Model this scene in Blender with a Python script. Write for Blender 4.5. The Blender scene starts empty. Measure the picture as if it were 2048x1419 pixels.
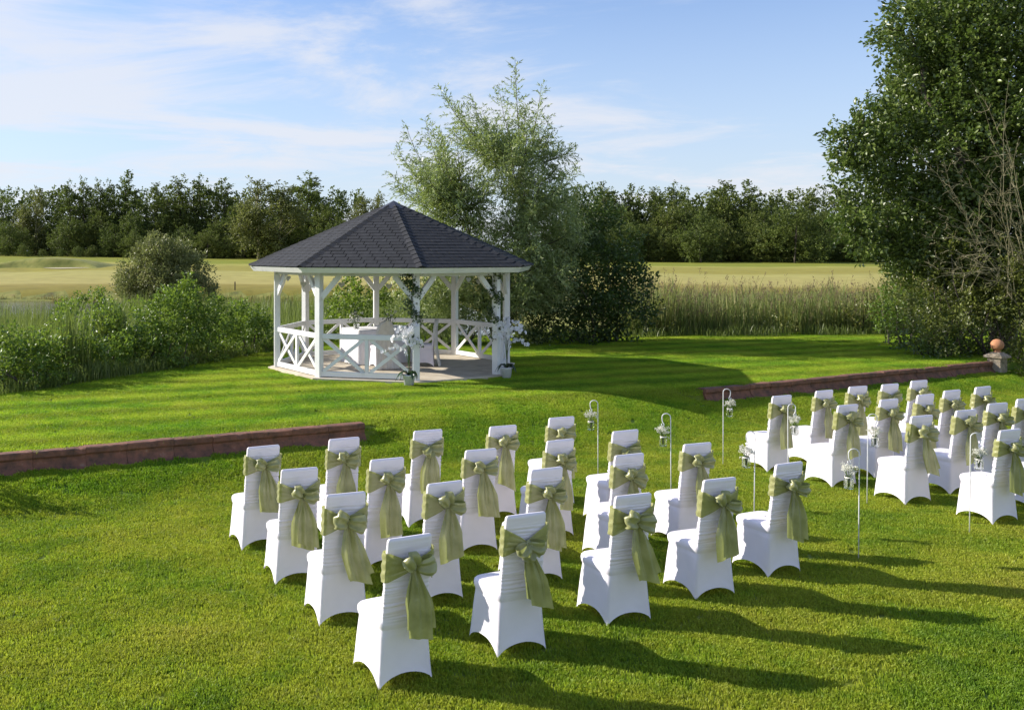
import bpy, math, random
import numpy as np
from mathutils import Vector, Matrix, noise as mnoise

sc = bpy.context.scene
COL = sc.collection
R = math.radians

# ------------------------------------------------------------------ camera, world, sun, exposure
F, PX, PY = 1872.0, 716.0, 505.0          # focal length and principal point in photo pixels (2048 wide)
CAMZ, ZLOW = 2.45, -0.47
cam_data = bpy.data.cameras.new('camera')
cam_data.sensor_width = 36.0
cam_data.lens = F / 2048 * 36
cam_data.shift_x = (1024 - PX) / 2048
cam_data.shift_y = -(709.5 - PY) / 2048
cam_data.clip_start = 0.05
cam_data.clip_end = 4000
cam = bpy.data.objects.new('camera', cam_data)
cam.location = (0, 0, CAMZ)
cam.rotation_euler = (R(90), 0, 0)
COL.objects.link(cam)
sc.camera = cam

SUN_EL, SUN_AZ = 27.0, 165.0              # azimuth measured from +X towards +Y
sdir = Vector((math.cos(R(SUN_EL)) * math.cos(R(SUN_AZ)), math.cos(R(SUN_EL)) * math.sin(R(SUN_AZ)), math.sin(R(SUN_EL))))
world = bpy.data.worlds.new('World')
sc.world = world
world.use_nodes = True
wn, wl = world.node_tree.nodes, world.node_tree.links
for n in list(wn): wn.remove(n)
def WN(t, **k):
    n = wn.new(t)
    for a, b in k.items(): setattr(n, a, b)
    return n
sky = WN('ShaderNodeTexSky', sky_type='NISHITA', sun_disc=False)
sky.sun_elevation = R(SUN_EL)
sky.sun_rotation = math.atan2(sdir.x, sdir.y)
sky.air_density = 1.0; sky.dust_density = 0.3; sky.ozone_density = 4.0; sky.altitude = 50
tc = WN('ShaderNodeTexCoord')
sep = WN('ShaderNodeSeparateXYZ'); wl.new(tc.outputs['Generated'], sep.inputs[0])
zc = WN('ShaderNodeMath', operation='MAXIMUM'); wl.new(sep.outputs['Z'], zc.inputs[0]); zc.inputs[1].default_value = 0.0
za = WN('ShaderNodeMath', operation='ADD'); wl.new(zc.outputs[0], za.inputs[0]); za.inputs[1].default_value = 0.07
dx = WN('ShaderNodeMath', operation='DIVIDE'); wl.new(sep.outputs['X'], dx.inputs[0]); wl.new(za.outputs[0], dx.inputs[1])
dy = WN('ShaderNodeMath', operation='DIVIDE'); wl.new(sep.outputs['Y'], dy.inputs[0]); wl.new(za.outputs[0], dy.inputs[1])
cmb = WN('ShaderNodeCombineXYZ'); wl.new(dx.outputs[0], cmb.inputs[0]); wl.new(dy.outputs[0], cmb.inputs[1])
mp = WN('ShaderNodeMapping'); wl.new(cmb.outputs[0], mp.inputs[0])
mp.inputs['Location'].default_value = (-2.75, 4.35, 0.0); mp.inputs['Rotation'].default_value = (0, 0, R(-12)); mp.inputs['Scale'].default_value = (0.70, 0.72, 1)
n1 = WN('ShaderNodeTexNoise'); wl.new(mp.outputs[0], n1.inputs['Vector'])
n1.inputs['Scale'].default_value = 1.1; n1.inputs['Detail'].default_value = 9; n1.inputs['Roughness'].default_value = 0.63; n1.inputs['Distortion'].default_value = 0.5
n2 = WN('ShaderNodeTexNoise'); wl.new(mp.outputs[0], n2.inputs['Vector'])
n2.inputs['Scale'].default_value = 0.33; n2.inputs['Detail'].default_value = 3
mm = WN('ShaderNodeMath', operation='MULTIPLY_ADD'); wl.new(n2.outputs[0], mm.inputs[0]); mm.inputs[1].default_value = 0.9; wl.new(n1.outputs[0], mm.inputs[2])
cr = WN('ShaderNodeMapRange', interpolation_type='SMOOTHSTEP'); wl.new(mm.outputs[0], cr.inputs[0])
cr.inputs[1].default_value = 0.86; cr.inputs[2].default_value = 1.08; cr.inputs[3].default_value = 0.0; cr.inputs[4].default_value = 0.78
# pale milky veil low in the sky
hz = WN('ShaderNodeMapRange'); wl.new(zc.outputs[0], hz.inputs[0])
hz.inputs[1].default_value = 0.0; hz.inputs[2].default_value = 0.26; hz.inputs[3].default_value = 0.85; hz.inputs[4].default_value = 0.10
mixc = WN('ShaderNodeMix', data_type='RGBA'); wl.new(cr.outputs[0], mixc.inputs['Factor'])
tn = WN('ShaderNodeMix', data_type='RGBA', blend_type='MULTIPLY'); tn.inputs['Factor'].default_value = 1.0
wl.new(sky.outputs[0], tn.inputs['A']); tn.inputs['B'].default_value = (1.02, 0.96, 1.02, 1)
veil = WN('ShaderNodeMix', data_type='RGBA'); wl.new(hz.outputs[0], veil.inputs['Factor']); wl.new(tn.outputs['Result'], veil.inputs['A']); veil.inputs['B'].default_value = (3.3, 3.75, 4.4, 1)
wl.new(veil.outputs['Result'], mixc.inputs['A']); mixc.inputs['B'].default_value = (4.25, 4.35, 4.7, 1)
bg = WN('ShaderNodeBackground'); wl.new(mixc.outputs['Result'], bg.inputs[0]); bg.inputs[1].default_value = 0.074
wo = WN('ShaderNodeOutputWorld'); wl.new(bg.outputs[0], wo.inputs[0])

sun_d = bpy.data.lights.new('sun', 'SUN'); sun_d.energy = 2.9; sun_d.angle = R(0.55); sun_d.color = (1.0, 0.93, 0.82)
sun = bpy.data.objects.new('sun', sun_d); COL.objects.link(sun); sun.location = (-30, 8, 20)
sun.rotation_euler = (-sdir).to_track_quat('-Z', 'Y').to_euler()
sc.view_settings.view_transform = 'Standard'; sc.view_settings.look = 'None'
sc.view_settings.gamma = 1; sc.view_settings.use_curve_mapping = False
sc.view_settings.exposure = 1.40
sc.render.engine = 'CYCLES'
sc.cycles.max_bounces = 6; sc.cycles.diffuse_bounces = 3; sc.cycles.transmission_bounces = 6; sc.cycles.transparent_max_bounces = 8

# ------------------------------------------------------------------ helpers
rs = np.random.RandomState(7)
rnd = random.Random(11)

def P(px, py, z=0.0):
    """point of the horizontal plane z seen at a photo pixel"""
    k = (CAMZ - z) / (py - PY)
    return Vector(((px - PX) * k, F * k, z))
def PD(px, py, Y):
    """point at depth Y seen at a photo pixel"""
    return Vector(((px - PX) * Y / F, Y, CAMZ - (py - PY) * Y / F))

def tag(o, label=None, cat=None, group=None, kind=None):
    if label: o['label'] = label
    if cat: o['category'] = cat
    if group: o['group'] = group
    if kind: o['kind'] = kind
    return o
def empty(name, loc=(0, 0, 0), rz=0.0, label=None, cat=None, group=None):
    o = bpy.data.objects.new(name, None); COL.objects.link(o)
    o.empty_display_size = 0.1
    o.location = loc; o.rotation_euler = (0, 0, rz)
    return tag(o, label, cat, group)
def link(name, me, mat=None, parent=None, kind=None):
    o = bpy.data.objects.new(name, me); COL.objects.link(o)
    if mat is not None and not me.materials: me.materials.append(mat)
    if parent is not None: o.parent = parent
    if kind: o['kind'] = kind
    return o
def copy_tree(o, parent=None):
    c = o.copy(); COL.objects.link(c)
    if parent is not None: c.parent = parent
    for ch in list(o.children): copy_tree(ch, c)
    return c

def np_mesh(name, V, Fq, tint=None, smooth=False):
    V = np.asarray(V, dtype=np.float32); Fq = np.asarray(Fq, dtype=np.int32)
    me = bpy.data.meshes.new(name)
    n = Fq.shape[1]
    me.vertices.add(len(V)); me.vertices.foreach_set('co', V.ravel())
    me.loops.add(Fq.size); me.loops.foreach_set('vertex_index', Fq.ravel())
    me.polygons.add(len(Fq)); me.polygons.foreach_set('loop_start', np.arange(0, Fq.size, n, dtype=np.int32))
    try: me.polygons.foreach_set('loop_total', np.full(len(Fq), n, dtype=np.int32))
    except Exception: pass
    if tint is not None:
        a = me.attributes.new('tint', 'FLOAT', 'POINT'); a.data.foreach_set('value', np.asarray(tint, dtype=np.float32).ravel())
    if smooth: me.polygons.foreach_set('use_smooth', np.ones(len(Fq), dtype=bool))
    me.update(calc_edges=True); me.validate()
    return me

class MB:
    def __init__(s): s.v = []; s.f = []
    def add(s, vs, fs):
        b = len(s.v); s.v += [tuple(p) for p in vs]; s.f += [tuple(b + i for i in f) for f in fs]
    def box(s, c, d, M=None):
        hx, hy, hz_ = d[0] / 2, d[1] / 2, d[2] / 2
        vs = [Vector((x, y, z)) for x in (-hx, hx) for y in (-hy, hy) for z in (-hz_, hz_)]
        if M is not None: vs = [M @ p for p in vs]
        vs = [p + Vector(c) for p in vs]
        s.add(vs, [(0, 1, 3, 2), (4, 6, 7, 5), (0, 4, 5, 1), (2, 3, 7, 6), (0, 2, 6, 4), (1, 5, 7, 3)])
    def beam(s, a, b, w, h, up=Vector((0, 0, 1)), bev=0.0):
        """w across, h along 'up'"""
        a, b = Vector(a), Vector(b); d = (b - a).normalized()
        side = d.cross(up)
        if side.length < 1e-4: side = d.cross(Vector((1, 0, 0)))
        side.normalize(); u = side.cross(d).normalized()
        if bev <= 0: pr = [(-1, -1), (1, -1), (1, 1), (-1, 1)]; pr = [(x * w / 2, y * h / 2) for x, y in pr]
        else:
            x, y = w / 2, h / 2
            pr = [(-x + bev, -y), (x - bev, -y), (x, -y + bev), (x, y - bev), (x - bev, y), (-x + bev, y), (-x, y - bev), (-x, -y + bev)]
        n = len(pr)
        vs = [p + side * q[0] + u * q[1] for p in (a, b) for q in pr]
        s.add(vs, [(i, (i + 1) % n, n + (i + 1) % n, n + i) for i in range(n)] + [tuple(range(n))[::-1], tuple(range(n, 2 * n))])
    def tube(s, pts, rad, n=6, cap=True):
        pts = [Vector(p) for p in pts]
        if not hasattr(rad, '__len__'): rad = [rad] * len(pts)
        vs = []; prev = None
        for i, p in enumerate(pts):
            d = (pts[min(i + 1, len(pts) - 1)] - pts[max(i - 1, 0)])
            d = d.normalized() if d.length > 1e-9 else Vector((0, 0, 1))
            if prev is None:
                a = d.cross(Vector((0, 0, 1)) if abs(d.z) < 0.9 else Vector((1, 0, 0))).normalized()
            else:
                a = (prev - d * prev.dot(d)); a = a.normalized() if a.length > 1e-6 else d.orthogonal().normalized()
            prev = a; b = d.cross(a)
            for k in range(n):
                t = 2 * math.pi * k / n
                vs.append(p + (a * math.cos(t) + b * math.sin(t)) * rad[i])
        fs = [(i * n + k, i * n + (k + 1) % n, (i + 1) * n + (k + 1) % n, (i + 1) * n + k) for i in range(len(pts) - 1) for k in range(n)]
        if cap: fs += [tuple(range(n))[::-1], tuple(range((len(pts) - 1) * n, len(pts) * n))]
        s.add(vs, fs)
    def lathe(s, prof, n=16, c=(0, 0, 0), cap0=True, cap1=True):
        vs = [(c[0] + r * math.cos(2 * math.pi * k / n), c[1] + r * math.sin(2 * math.pi * k / n), c[2] + z) for r, z in prof for k in range(n)]
        m = len(prof)
        fs = [(i * n + k, i * n + (k + 1) % n, (i + 1) * n + (k + 1) % n, (i + 1) * n + k) for i in range(m - 1) for k in range(n)]
        if cap0: fs.append(tuple(range(n))[::-1])
        if cap1: fs.append(tuple(range((m - 1) * n, m * n)))
        s.add(vs, fs)
    def grid(s, G, closed_u=False):
        """G[i][j] points"""
        m, n = len(G), len(G[0])
        vs = [p for row in G for p in row]
        fs = [(i * n + j, i * n + (j + 1) % n, (i + 1) * n + (j + 1) % n, (i + 1) * n + j) for i in range(m - 1) for j in range(n if closed_u else n - 1)]
        s.add(vs, fs)
    def mesh(s, name='m', smooth=False):
        me = bpy.data.meshes.new(name); me.from_pydata(s.v, [], s.f); me.update()
        if smooth: me.polygons.foreach_set('use_smooth', [True] * len(me.polygons))
        return me
    def build(s, name, mat, parent=None, smooth=False, kind=None):
        return link(name, s.mesh(name, smooth), mat, parent, kind)

# ------------------------------------------------------------------ materials
def new_mat(name):
    m = bpy.data.materials.new(name); m.use_nodes = True
    nt = m.node_tree; b = nt.nodes['Principled BSDF']
    return m, nt, b
def nd(nt, t, ins=None, **k):
    n = nt.nodes.new(t)
    for a, b in k.items(): setattr(n, a, b)
    for a, b in (ins or {}).items():
        if hasattr(b, 'is_linked') or hasattr(b, 'links'): nt.links.new(b, n.inputs[a])
        else: n.inputs[a].default_value = b
    return n
def noise_col(nt, cols, scale, detail=4, pos=None, rough=0.6, coord='Object', mapping=None):
    tcx = nd(nt, 'ShaderNodeTexCoord')
    src = nd(nt, 'ShaderNodeNewGeometry').outputs['Position'] if coord == 'World' else tcx.outputs[coord]
    if mapping is not None:
        mpx = nd(nt, 'ShaderNodeMapping', {'Vector': src}); mpx.inputs['Scale'].default_value = mapping[0]; mpx.inputs['Rotation'].default_value = mapping[1]; src = mpx.outputs[0]
    nz = nd(nt, 'ShaderNodeTexNoise', {'Vector': src, 'Scale': scale, 'Detail': detail, 'Roughness': rough})
    rp = nd(nt, 'ShaderNodeValToRGB', {'Fac': nz.outputs['Fac']})
    e = rp.color_ramp.elements
    pos = pos or [0.3 + 0.4 * i / (len(cols) - 1) for i in range(len(cols))]
    e[0].position = pos[0]; e[0].color = (*cols[0], 1); e[1].position = pos[-1]; e[1].color = (*cols[-1], 1)
    for p_, c_ in zip(pos[1:-1], cols[1:-1]):
        q = e.new(p_); q.color = (*c_, 1)
    return nz, rp
def bump(nt, b, src, strength=0.3, dist=0.01):
    bp = nd(nt, 'ShaderNodeBump', {'Height': src, 'Strength': strength, 'Distance': dist}); nt.links.new(bp.outputs[0], b.inputs['Normal']); return bp

def M_paint():
    m, nt, b = new_mat('white_paint')
    nz, rp = noise_col(nt, [(0.66, 0.66, 0.63), (0.80, 0.80, 0.78), (0.84, 0.84, 0.83)], 3.5, 6, [0.25, 0.42, 0.7])
    nt.links.new(rp.outputs[0], b.inputs['Base Color']); b.inputs['Roughness'].default_value = 0.42
    n2, r2 = noise_col(nt, [(0, 0, 0), (1, 1, 1)], 30, 4, mapping=((1, 1, 0.08), (0, 0, 0)))
    bump(nt, b, n2.outputs['Fac'], 0.12, 0.004)
    return m
def M_fabric(name, col, bscale=60, rough=0.75, transl=0.0, sheen=0.2):
    m, nt, b = new_mat(name)
    nz, rp = noise_col(nt, [tuple(c * 0.95 for c in col), col], 6, 3)
    nt.links.new(rp.outputs[0], b.inputs['Base Color']); b.inputs['Roughness'].default_value = rough
    b.inputs['Sheen Weight'].default_value = sheen
    n2 = nd(nt, 'ShaderNodeTexNoise', {'Scale': bscale, 'Detail': 3, 'Vector': nd(nt, 'ShaderNodeTexCoord').outputs['Object']})
    bump(nt, b, n2.outputs['Fac'], 0.08, 0.004)
    if transl > 0:
        tr = nd(nt, 'ShaderNodeBsdfTranslucent', {'Color': (*col, 1)})
        mxs = nd(nt, 'ShaderNodeMixShader', {0: transl, 1: b.outputs[0], 2: tr.outputs[0]})
        nt.links.new(mxs.outputs[0], nt.nodes['Material Output'].inputs[0])
    return m
def M_satin():
    m, nt, b = new_mat('sage_satin')
    nz, rp = noise_col(nt, [(0.280, 0.285, 0.090), (0.420, 0.410, 0.155), (0.520, 0.510, 0.225)], 7, 3)
    lw = nd(nt, 'ShaderNodeLayerWeight', {'Blend': 0.4})
    mc = nd(nt, 'ShaderNodeMix', {'Factor': lw.outputs['Facing'], 'A': rp.outputs[0], 'B': (0.42, 0.43, 0.21, 1)}, data_type='RGBA')
    nt.links.new(mc.outputs['Result'], b.inputs['Base Color'])
    b.inputs['Roughness'].default_value = 0.30; b.inputs['Specular IOR Level'].default_value = 0.9; b.inputs['Coat Weight'].default_value = 0.35; b.inputs['Coat Roughness'].default_value = 0.28
    b.inputs['Sheen Weight'].default_value = 0.35; b.inputs['Sheen Roughness'].default_value = 0.4
    n2 = nd(nt, 'ShaderNodeTexNoise', {'Scale': 15, 'Detail': 5, 'Distortion': 1.2, 'Vector': nd(nt, 'ShaderNodeTexCoord').outputs['Object']})
    bump(nt, b, n2.outputs['Fac'], 0.6, 0.009)
    tr = nd(nt, 'ShaderNodeBsdfTranslucent', {'Color': (0.40, 0.44, 0.14, 1)})
    mxs = nd(nt, 'ShaderNodeMixShader', {0: 0.30, 1: b.outputs[0], 2: tr.outputs[0]})
    nt.links.new(mxs.outputs[0], nt.nodes['Material Output'].inputs[0])
    return m
def M_leaf(name, dark, light, tr_col, rough=0.42, transl=0.35, spec=0.5):
    m, nt, b = new_mat(name)
    at = nd(nt, 'ShaderNodeAttribute', attribute_name='tint')
    oi = nd(nt, 'ShaderNodeObjectInfo')
    mc = nd(nt, 'ShaderNodeMix', {'Factor': at.outputs['Fac'], 'A': (*dark, 1), 'B': (*light, 1)}, data_type='RGBA')
    hv = nd(nt, 'ShaderNodeMapRange', {0: oi.outputs['Random'], 3: 0.485, 4: 0.515})
    vv = nd(nt, 'ShaderNodeMapRange', {0: oi.outputs['Random'], 3: 1.15, 4: 0.85})
    hs = nd(nt, 'ShaderNodeHueSaturation', {'Hue': hv.outputs[0], 'Value': vv.outputs[0], 'Color': mc.outputs['Result']})
    nt.links.new(hs.outputs[0], b.inputs['Base Color'])
    b.inputs['Roughness'].default_value = rough; b.inputs['Specular IOR Level'].default_value = spec
    tr = nd(nt, 'ShaderNodeBsdfTranslucent', {'Color': (*tr_col, 1)})
    mxs = nd(nt, 'ShaderNodeMixShader', {0: transl, 1: b.outputs[0], 2: tr.outputs[0]})
    nt.links.new(mxs.outputs[0], nt.nodes['Material Output'].inputs[0])
    return m
def M_simple(name, cols, scale=8, rough=0.7, bs=0.2, bd=0.005, spec=0.4, coord='Object', mapping=None, detail=5):
    m, nt, b = new_mat(name)
    nz, rp = noise_col(nt, cols, scale, detail, coord=coord, mapping=mapping)
    nt.links.new(rp.outputs[0], b.inputs['Base Color']); b.inputs['Roughness'].default_value = rough
    b.inputs['Specular IOR Level'].default_value = spec
    if bs: bump(nt, b, nz.outputs['Fac'], bs, bd)
    return m

paint = M_paint()
cover_m = M_fabric('stretch_cover', (0.91, 0.865, 0.93), 90, 0.6, 0.10, 0.15)
cloth_m = M_fabric('table_linen', (0.80, 0.80, 0.82), 60, 0.8, 0.08)
satin = M_satin()
bark = M_simple('bark', [(0.045, 0.038, 0.028), (0.12, 0.10, 0.075)], 14, 0.9, 0.6, 0.02, mapping=((1, 1, 0.2), (0, 0, 0)))
twig_m = M_simple('pale_twig', [(0.14, 0.12, 0.06), (0.36, 0.33, 0.20)], 9, 0.8, 0.2)
lf_willow = M_leaf('willow_leaf', (0.100, 0.130, 0.040), (0.46, 0.52, 0.24), (0.36, 0.46, 0.10), 0.38, 0.34, 0.6)
lf_oak = M_leaf('oak_leaf', (0.030, 0.055, 0.012), (0.145, 0.205, 0.045), (0.16, 0.26, 0.04), 0.36, 0.24, 0.55)
lf_dark = M_leaf('dark_leaf', (0.020, 0.040, 0.010), (0.085, 0.135, 0.030), (0.10, 0.18, 0.03), 0.45, 0.2, 0.4)
lf_bramble = M_leaf('bramble_leaf', (0.042, 0.080, 0.012), (0.190, 0.290, 0.045), (0.26, 0.38, 0.04), 0.40, 0.34, 0.4)
lf_shrub = M_leaf('shrub_leaf', (0.075, 0.085, 0.018), (0.210, 0.225, 0.050), (0.28, 0.34, 0.06), 0.38, 0.3, 0.6)
lf_roundbush = M_leaf('sallow_leaf', (0.080, 0.095, 0.026), (0.280, 0.300, 0.100), (0.26, 0.30, 0.09), 0.45, 0.3, 0.5)
lf_far = M_leaf('far_leaf', (0.030, 0.048, 0.011), (0.185, 0.220, 0.045), (0.16, 0.22, 0.04), 0.6, 0.28, 0.3)
lf_birch = M_leaf('birch_leaf', (0.065, 0.075, 0.020), (0.165, 0.175, 0.055), (0.28, 0.32, 0.08), 0.55, 0.3, 0.3)
lf_ivy = M_leaf('ivy_leaf', (0.022, 0.045, 0.012), (0.10, 0.15, 0.05), (0.12, 0.2, 0.04), 0.35, 0.15, 0.6)
lf_orchid = M_leaf('orchid_leaf', (0.02, 0.05, 0.012), (0.05, 0.10, 0.02), (0.1, 0.2, 0.03), 0.3, 0.1, 0.6)
lf_reed = M_leaf('reed_blade', (0.090, 0.150, 0.022), (0.52, 0.44, 0.22), (0.42, 0.46, 0.12), 0.6, 0.3, 0.3)
lf_sedge = M_leaf('sedge_blade', (0.045, 0.080, 0.014), (0.21, 0.25, 0.055), (0.26, 0.34, 0.06), 0.45, 0.3, 0.5)
lf_plume = M_leaf('reed_plume', (0.11, 0.065, 0.050), (0.30, 0.20, 0.15), (0.2, 0.14, 0.1), 0.8, 0.3, 0.2)

def grass_shader(name, blade):
    """world-position patchiness: moss green, fresh green, straw patches; faint mowing stripes on the upper lawn"""
    m, nt, b = new_mat(name)
    geo = nd(nt, 'ShaderNodeNewGeometry')
    n1 = nd(nt, 'ShaderNodeTexNoise', {'Vector': geo.outputs['Position'], 'Scale': 0.55, 'Detail': 5, 'Roughness': 0.62})
    n2 = nd(nt, 'ShaderNodeTexNoise', {'Vector': geo.outputs['Position'], 'Scale': 3.2, 'Detail': 4, 'Roughness': 0.7})
    n3 = nd(nt, 'ShaderNodeTexNoise', {'Vector': geo.outputs['Position'], 'Scale': 26, 'Detail': 2})
    ad = nd(nt, 'ShaderNodeMath', {0: n1.outputs['Fac'], 1: 0.55}, operation='MULTIPLY')
    ad2 = nd(nt, 'ShaderNodeMath', {0: n2.outputs['Fac'], 1: 0.30, 2: ad.outputs[0]}, operation='MULTIPLY_ADD')
    ad3 = nd(nt, 'ShaderNodeMath', {0: n3.outputs['Fac'], 1: 0.15, 2: ad2.outputs[0]}, operation='MULTIPLY_ADD')
    rp = nd(nt, 'ShaderNodeValToRGB', {'Fac': ad3.outputs[0]})
    e = rp.color_ramp.elements
    s = 1.0 if blade else 0.55
    cols = [(0.36, (0.140, 0.245, 0.018)), (0.45, (0.225, 0.325, 0.022)), (0.52, (0.325, 0.385, 0.030)), (0.60, (0.385, 0.410, 0.045)), (0.68, (0.430, 0.400, 0.065))]
    e[0].position = cols[0][0]; e[0].color = (*[c * s for c in cols[0][1]], 1)
    e[1].position = cols[-1][0]; e[1].color = (*[c * s for c in cols[-1][1]], 1)
    for p_, c_ in cols[1:-1]:
        q = e.new(p_); q.color = (*[c * s for c in c_], 1)
    # mowing stripes
    mpx = nd(nt, 'ShaderNodeMapping', {'Vector': geo.outputs['Position']}); mpx.inputs['Rotation'].default_value = (0, 0, R(-20))
    wv = nd(nt, 'ShaderNodeTexWave', {'Vector': mpx.outputs[0], 'Scale': 0.32, 'Distortion': 1.6, 'Detail': 2, 'Detail Scale': 1.5}, wave_type='BANDS', bands_direction='Y')
    sp = nd(nt, 'ShaderNodeSeparateXYZ', {0: geo.outputs['Position']})
    up = nd(nt, 'ShaderNodeMapRange', {0: sp.outputs['Z'], 1: -0.12, 2: 0.0, 3: 0.10, 4: 0.38})
    val = nd(nt, 'ShaderNodeMapRange', {0: wv.outputs['Fac'], 3: -0.5, 4: 0.5})
    vm = nd(nt, 'ShaderNodeMath', {0: val.outputs[0], 1: up.outputs[0], 2: 1.0}, operation='MULTIPLY_ADD')
    hs = nd(nt, 'ShaderNodeHueSaturation', {'Value': vm.outputs[0], 'Color': rp.outputs[0]})
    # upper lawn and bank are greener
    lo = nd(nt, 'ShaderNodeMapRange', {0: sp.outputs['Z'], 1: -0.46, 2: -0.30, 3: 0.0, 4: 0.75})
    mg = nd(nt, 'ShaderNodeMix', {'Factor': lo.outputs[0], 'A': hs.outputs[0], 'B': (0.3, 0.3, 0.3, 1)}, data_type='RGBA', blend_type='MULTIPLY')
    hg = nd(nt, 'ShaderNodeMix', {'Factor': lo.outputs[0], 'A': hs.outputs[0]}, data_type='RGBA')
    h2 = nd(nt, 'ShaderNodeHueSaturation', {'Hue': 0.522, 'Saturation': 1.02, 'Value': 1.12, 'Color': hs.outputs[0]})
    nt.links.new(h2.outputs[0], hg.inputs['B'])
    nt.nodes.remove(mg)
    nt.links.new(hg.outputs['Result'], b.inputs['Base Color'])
    b.inputs['Roughness'].default_value = 0.55; b.inputs['Specular IOR Level'].default_value = 0.35
    if blade:
        at = nd(nt, 'ShaderNodeAttribute', attribute_name='tint')
        tv = nd(nt, 'ShaderNodeMapRange', {0: at.outputs['Fac'], 3: 0.72, 4: 1.42})
        h3 = nd(nt, 'ShaderNodeHueSaturation', {'Value': tv.outputs[0], 'Color': hg.outputs['Result']})
        nt.links.new(h3.outputs[0], b.inputs['Base Color'])
        tr = nd(nt, 'ShaderNodeBsdfTranslucent', {'Color': h3.outputs[0]})
        mxs = nd(nt, 'ShaderNodeMixShader', {0: 0.5, 1: b.outputs[0], 2: tr.outputs[0]})
        nt.links.new(mxs.outputs[0], nt.nodes['Material Output'].inputs[0])
    else:
        bump(nt, b, n3.outputs['Fac'], 0.6, 0.03)
    return m
grass_blade_m = grass_shader('grass_blade', True)
lawn_m = grass_shader('lawn_soil_grass', False)

def M_golf():
    m, nt, b = new_mat('mown_fairway')
    geo = nd(nt, 'ShaderNodeNewGeometry')
    sp = nd(nt, 'ShaderNodeSeparateXYZ', {0: geo.outputs['Position']})
    nz = nd(nt, 'ShaderNodeTexNoise', {'Vector': geo.outputs['Position'], 'Scale': 0.035, 'Detail': 4})
    wob = nd(nt, 'ShaderNodeMath', {0: nz.outputs['Fac'], 1: 26.0, 2: sp.outputs['Y']}, operation='MULTIPLY_ADD')
    fc = nd(nt, 'ShaderNodeMapRange', {0: wob.outputs[0], 1: 60.0, 2: 175.0})
    rp = nd(nt, 'ShaderNodeValToRGB', {'Fac': fc.outputs[0]})
    e = rp.color_ramp.elements
    st = [(0.00, (0.15, 0.173, 0.020)), (0.10, (0.21, 0.184, 0.031)), (0.16, (0.26, 0.214, 0.051)), (0.19, (0.38, 0.326, 0.105)), (0.38, (0.37, 0.337, 0.102)),
          (0.42, (0.29, 0.255, 0.054)), (0.56, (0.30, 0.270, 0.061)), (0.60, (0.36, 0.337, 0.082)), (0.64, (0.215, 0.235, 0.034)), (0.85, (0.235, 0.240, 0.037)), (1.0, (0.19, 0.184, 0.031))]
    e[0].position = 0; e[0].color = (*st[0][1], 1); e[1].position = 1; e[1].color = (*st[-1][1], 1)
    for p_, c_ in st[1:-1]:
        q = e.new(p_); q.color = (*c_, 1)
    n2 = nd(nt, 'ShaderNodeTexNoise', {'Vector': geo.outputs['Position'], 'Scale': 0.5, 'Detail': 6, 'Roughness': 0.7})
    vv = nd(nt, 'ShaderNodeMapRange', {0: n2.outputs['Fac'], 1: 0.25, 2: 0.75, 3: 0.78, 4: 1.2})
    hs = nd(nt, 'ShaderNodeHueSaturation', {'Value': vv.outputs[0], 'Color': rp.outputs[0]})
    nt.links.new(hs.outputs[0], b.inputs['Base Color']); b.inputs['Roughness'].default_value = 0.8; b.inputs['Specular IOR Level'].default_value = 0.1
    bump(nt, b, n2.outputs['Fac'], 0.5, 0.15)
    return m
golf_m = M_golf()
bank_m = M_simple('rough_bank', [(0.07, 0.055, 0.02), (0.17, 0.18, 0.03), (0.26, 0.25, 0.05), (0.25, 0.18, 0.06)], 0.8, 0.9, 0.8, 0.2, coord='World', detail=8)
sand_m = M_simple('bunker_sand', [(0.50, 0.43, 0.28), (0.58, 0.5, 0.34)], 2, 0.95, 0.2, 0.05, coord='World')
concrete = M_simple('paving_slab', [(0.42, 0.36, 0.27), (0.56, 0.49, 0.38), (0.62, 0.56, 0.45)], 2.6, 0.85, 0.25, 0.004, detail=9)
def M_terra():
    m, nt, b = new_mat('weathered_terracotta')
    nz, rp = noise_col(nt, [(0.055, 0.040, 0.028), (0.165, 0.080, 0.050), (0.260, 0.110, 0.065), (0.34, 0.25, 0.18)], 6.5, 9, [0.30, 0.45, 0.60, 0.74], 0.7, coord='World')
    oi = nd(nt, 'ShaderNodeObjectInfo'); v = nd(nt, 'ShaderNodeMapRange', {0: oi.outputs['Random'], 3: 0.80, 4: 0.98})
    hs = nd(nt, 'ShaderNodeHueSaturation', {'Value': v.outputs[0], 'Color': rp.outputs[0]})
    nt.links.new(hs.outputs[0], b.inputs['Base Color']); b.inputs['Roughness'].default_value = 0.85
    n2 = nd(nt, 'ShaderNodeTexNoise', {'Vector': nd(nt, 'ShaderNodeNewGeometry').outputs['Position'], 'Scale': 24, 'Detail': 6})
    bump(nt, b, n2.outputs['Fac'], 0.7, 0.012)
    return m
terra = M_terra()
terra_ball = M_simple('orange_terracotta', [(0.20, 0.12, 0.06), (0.45, 0.20, 0.10), (0.52, 0.25, 0.13)], 6, 0.8, 0.5, 0.01, detail=7)
stone_m = M_simple('lichen_stone', [(0.14, 0.12, 0.08), (0.32, 0.26, 0.19), (0.42, 0.36, 0.28)], 9, 0.9, 0.6, 0.01, detail=7)
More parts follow.
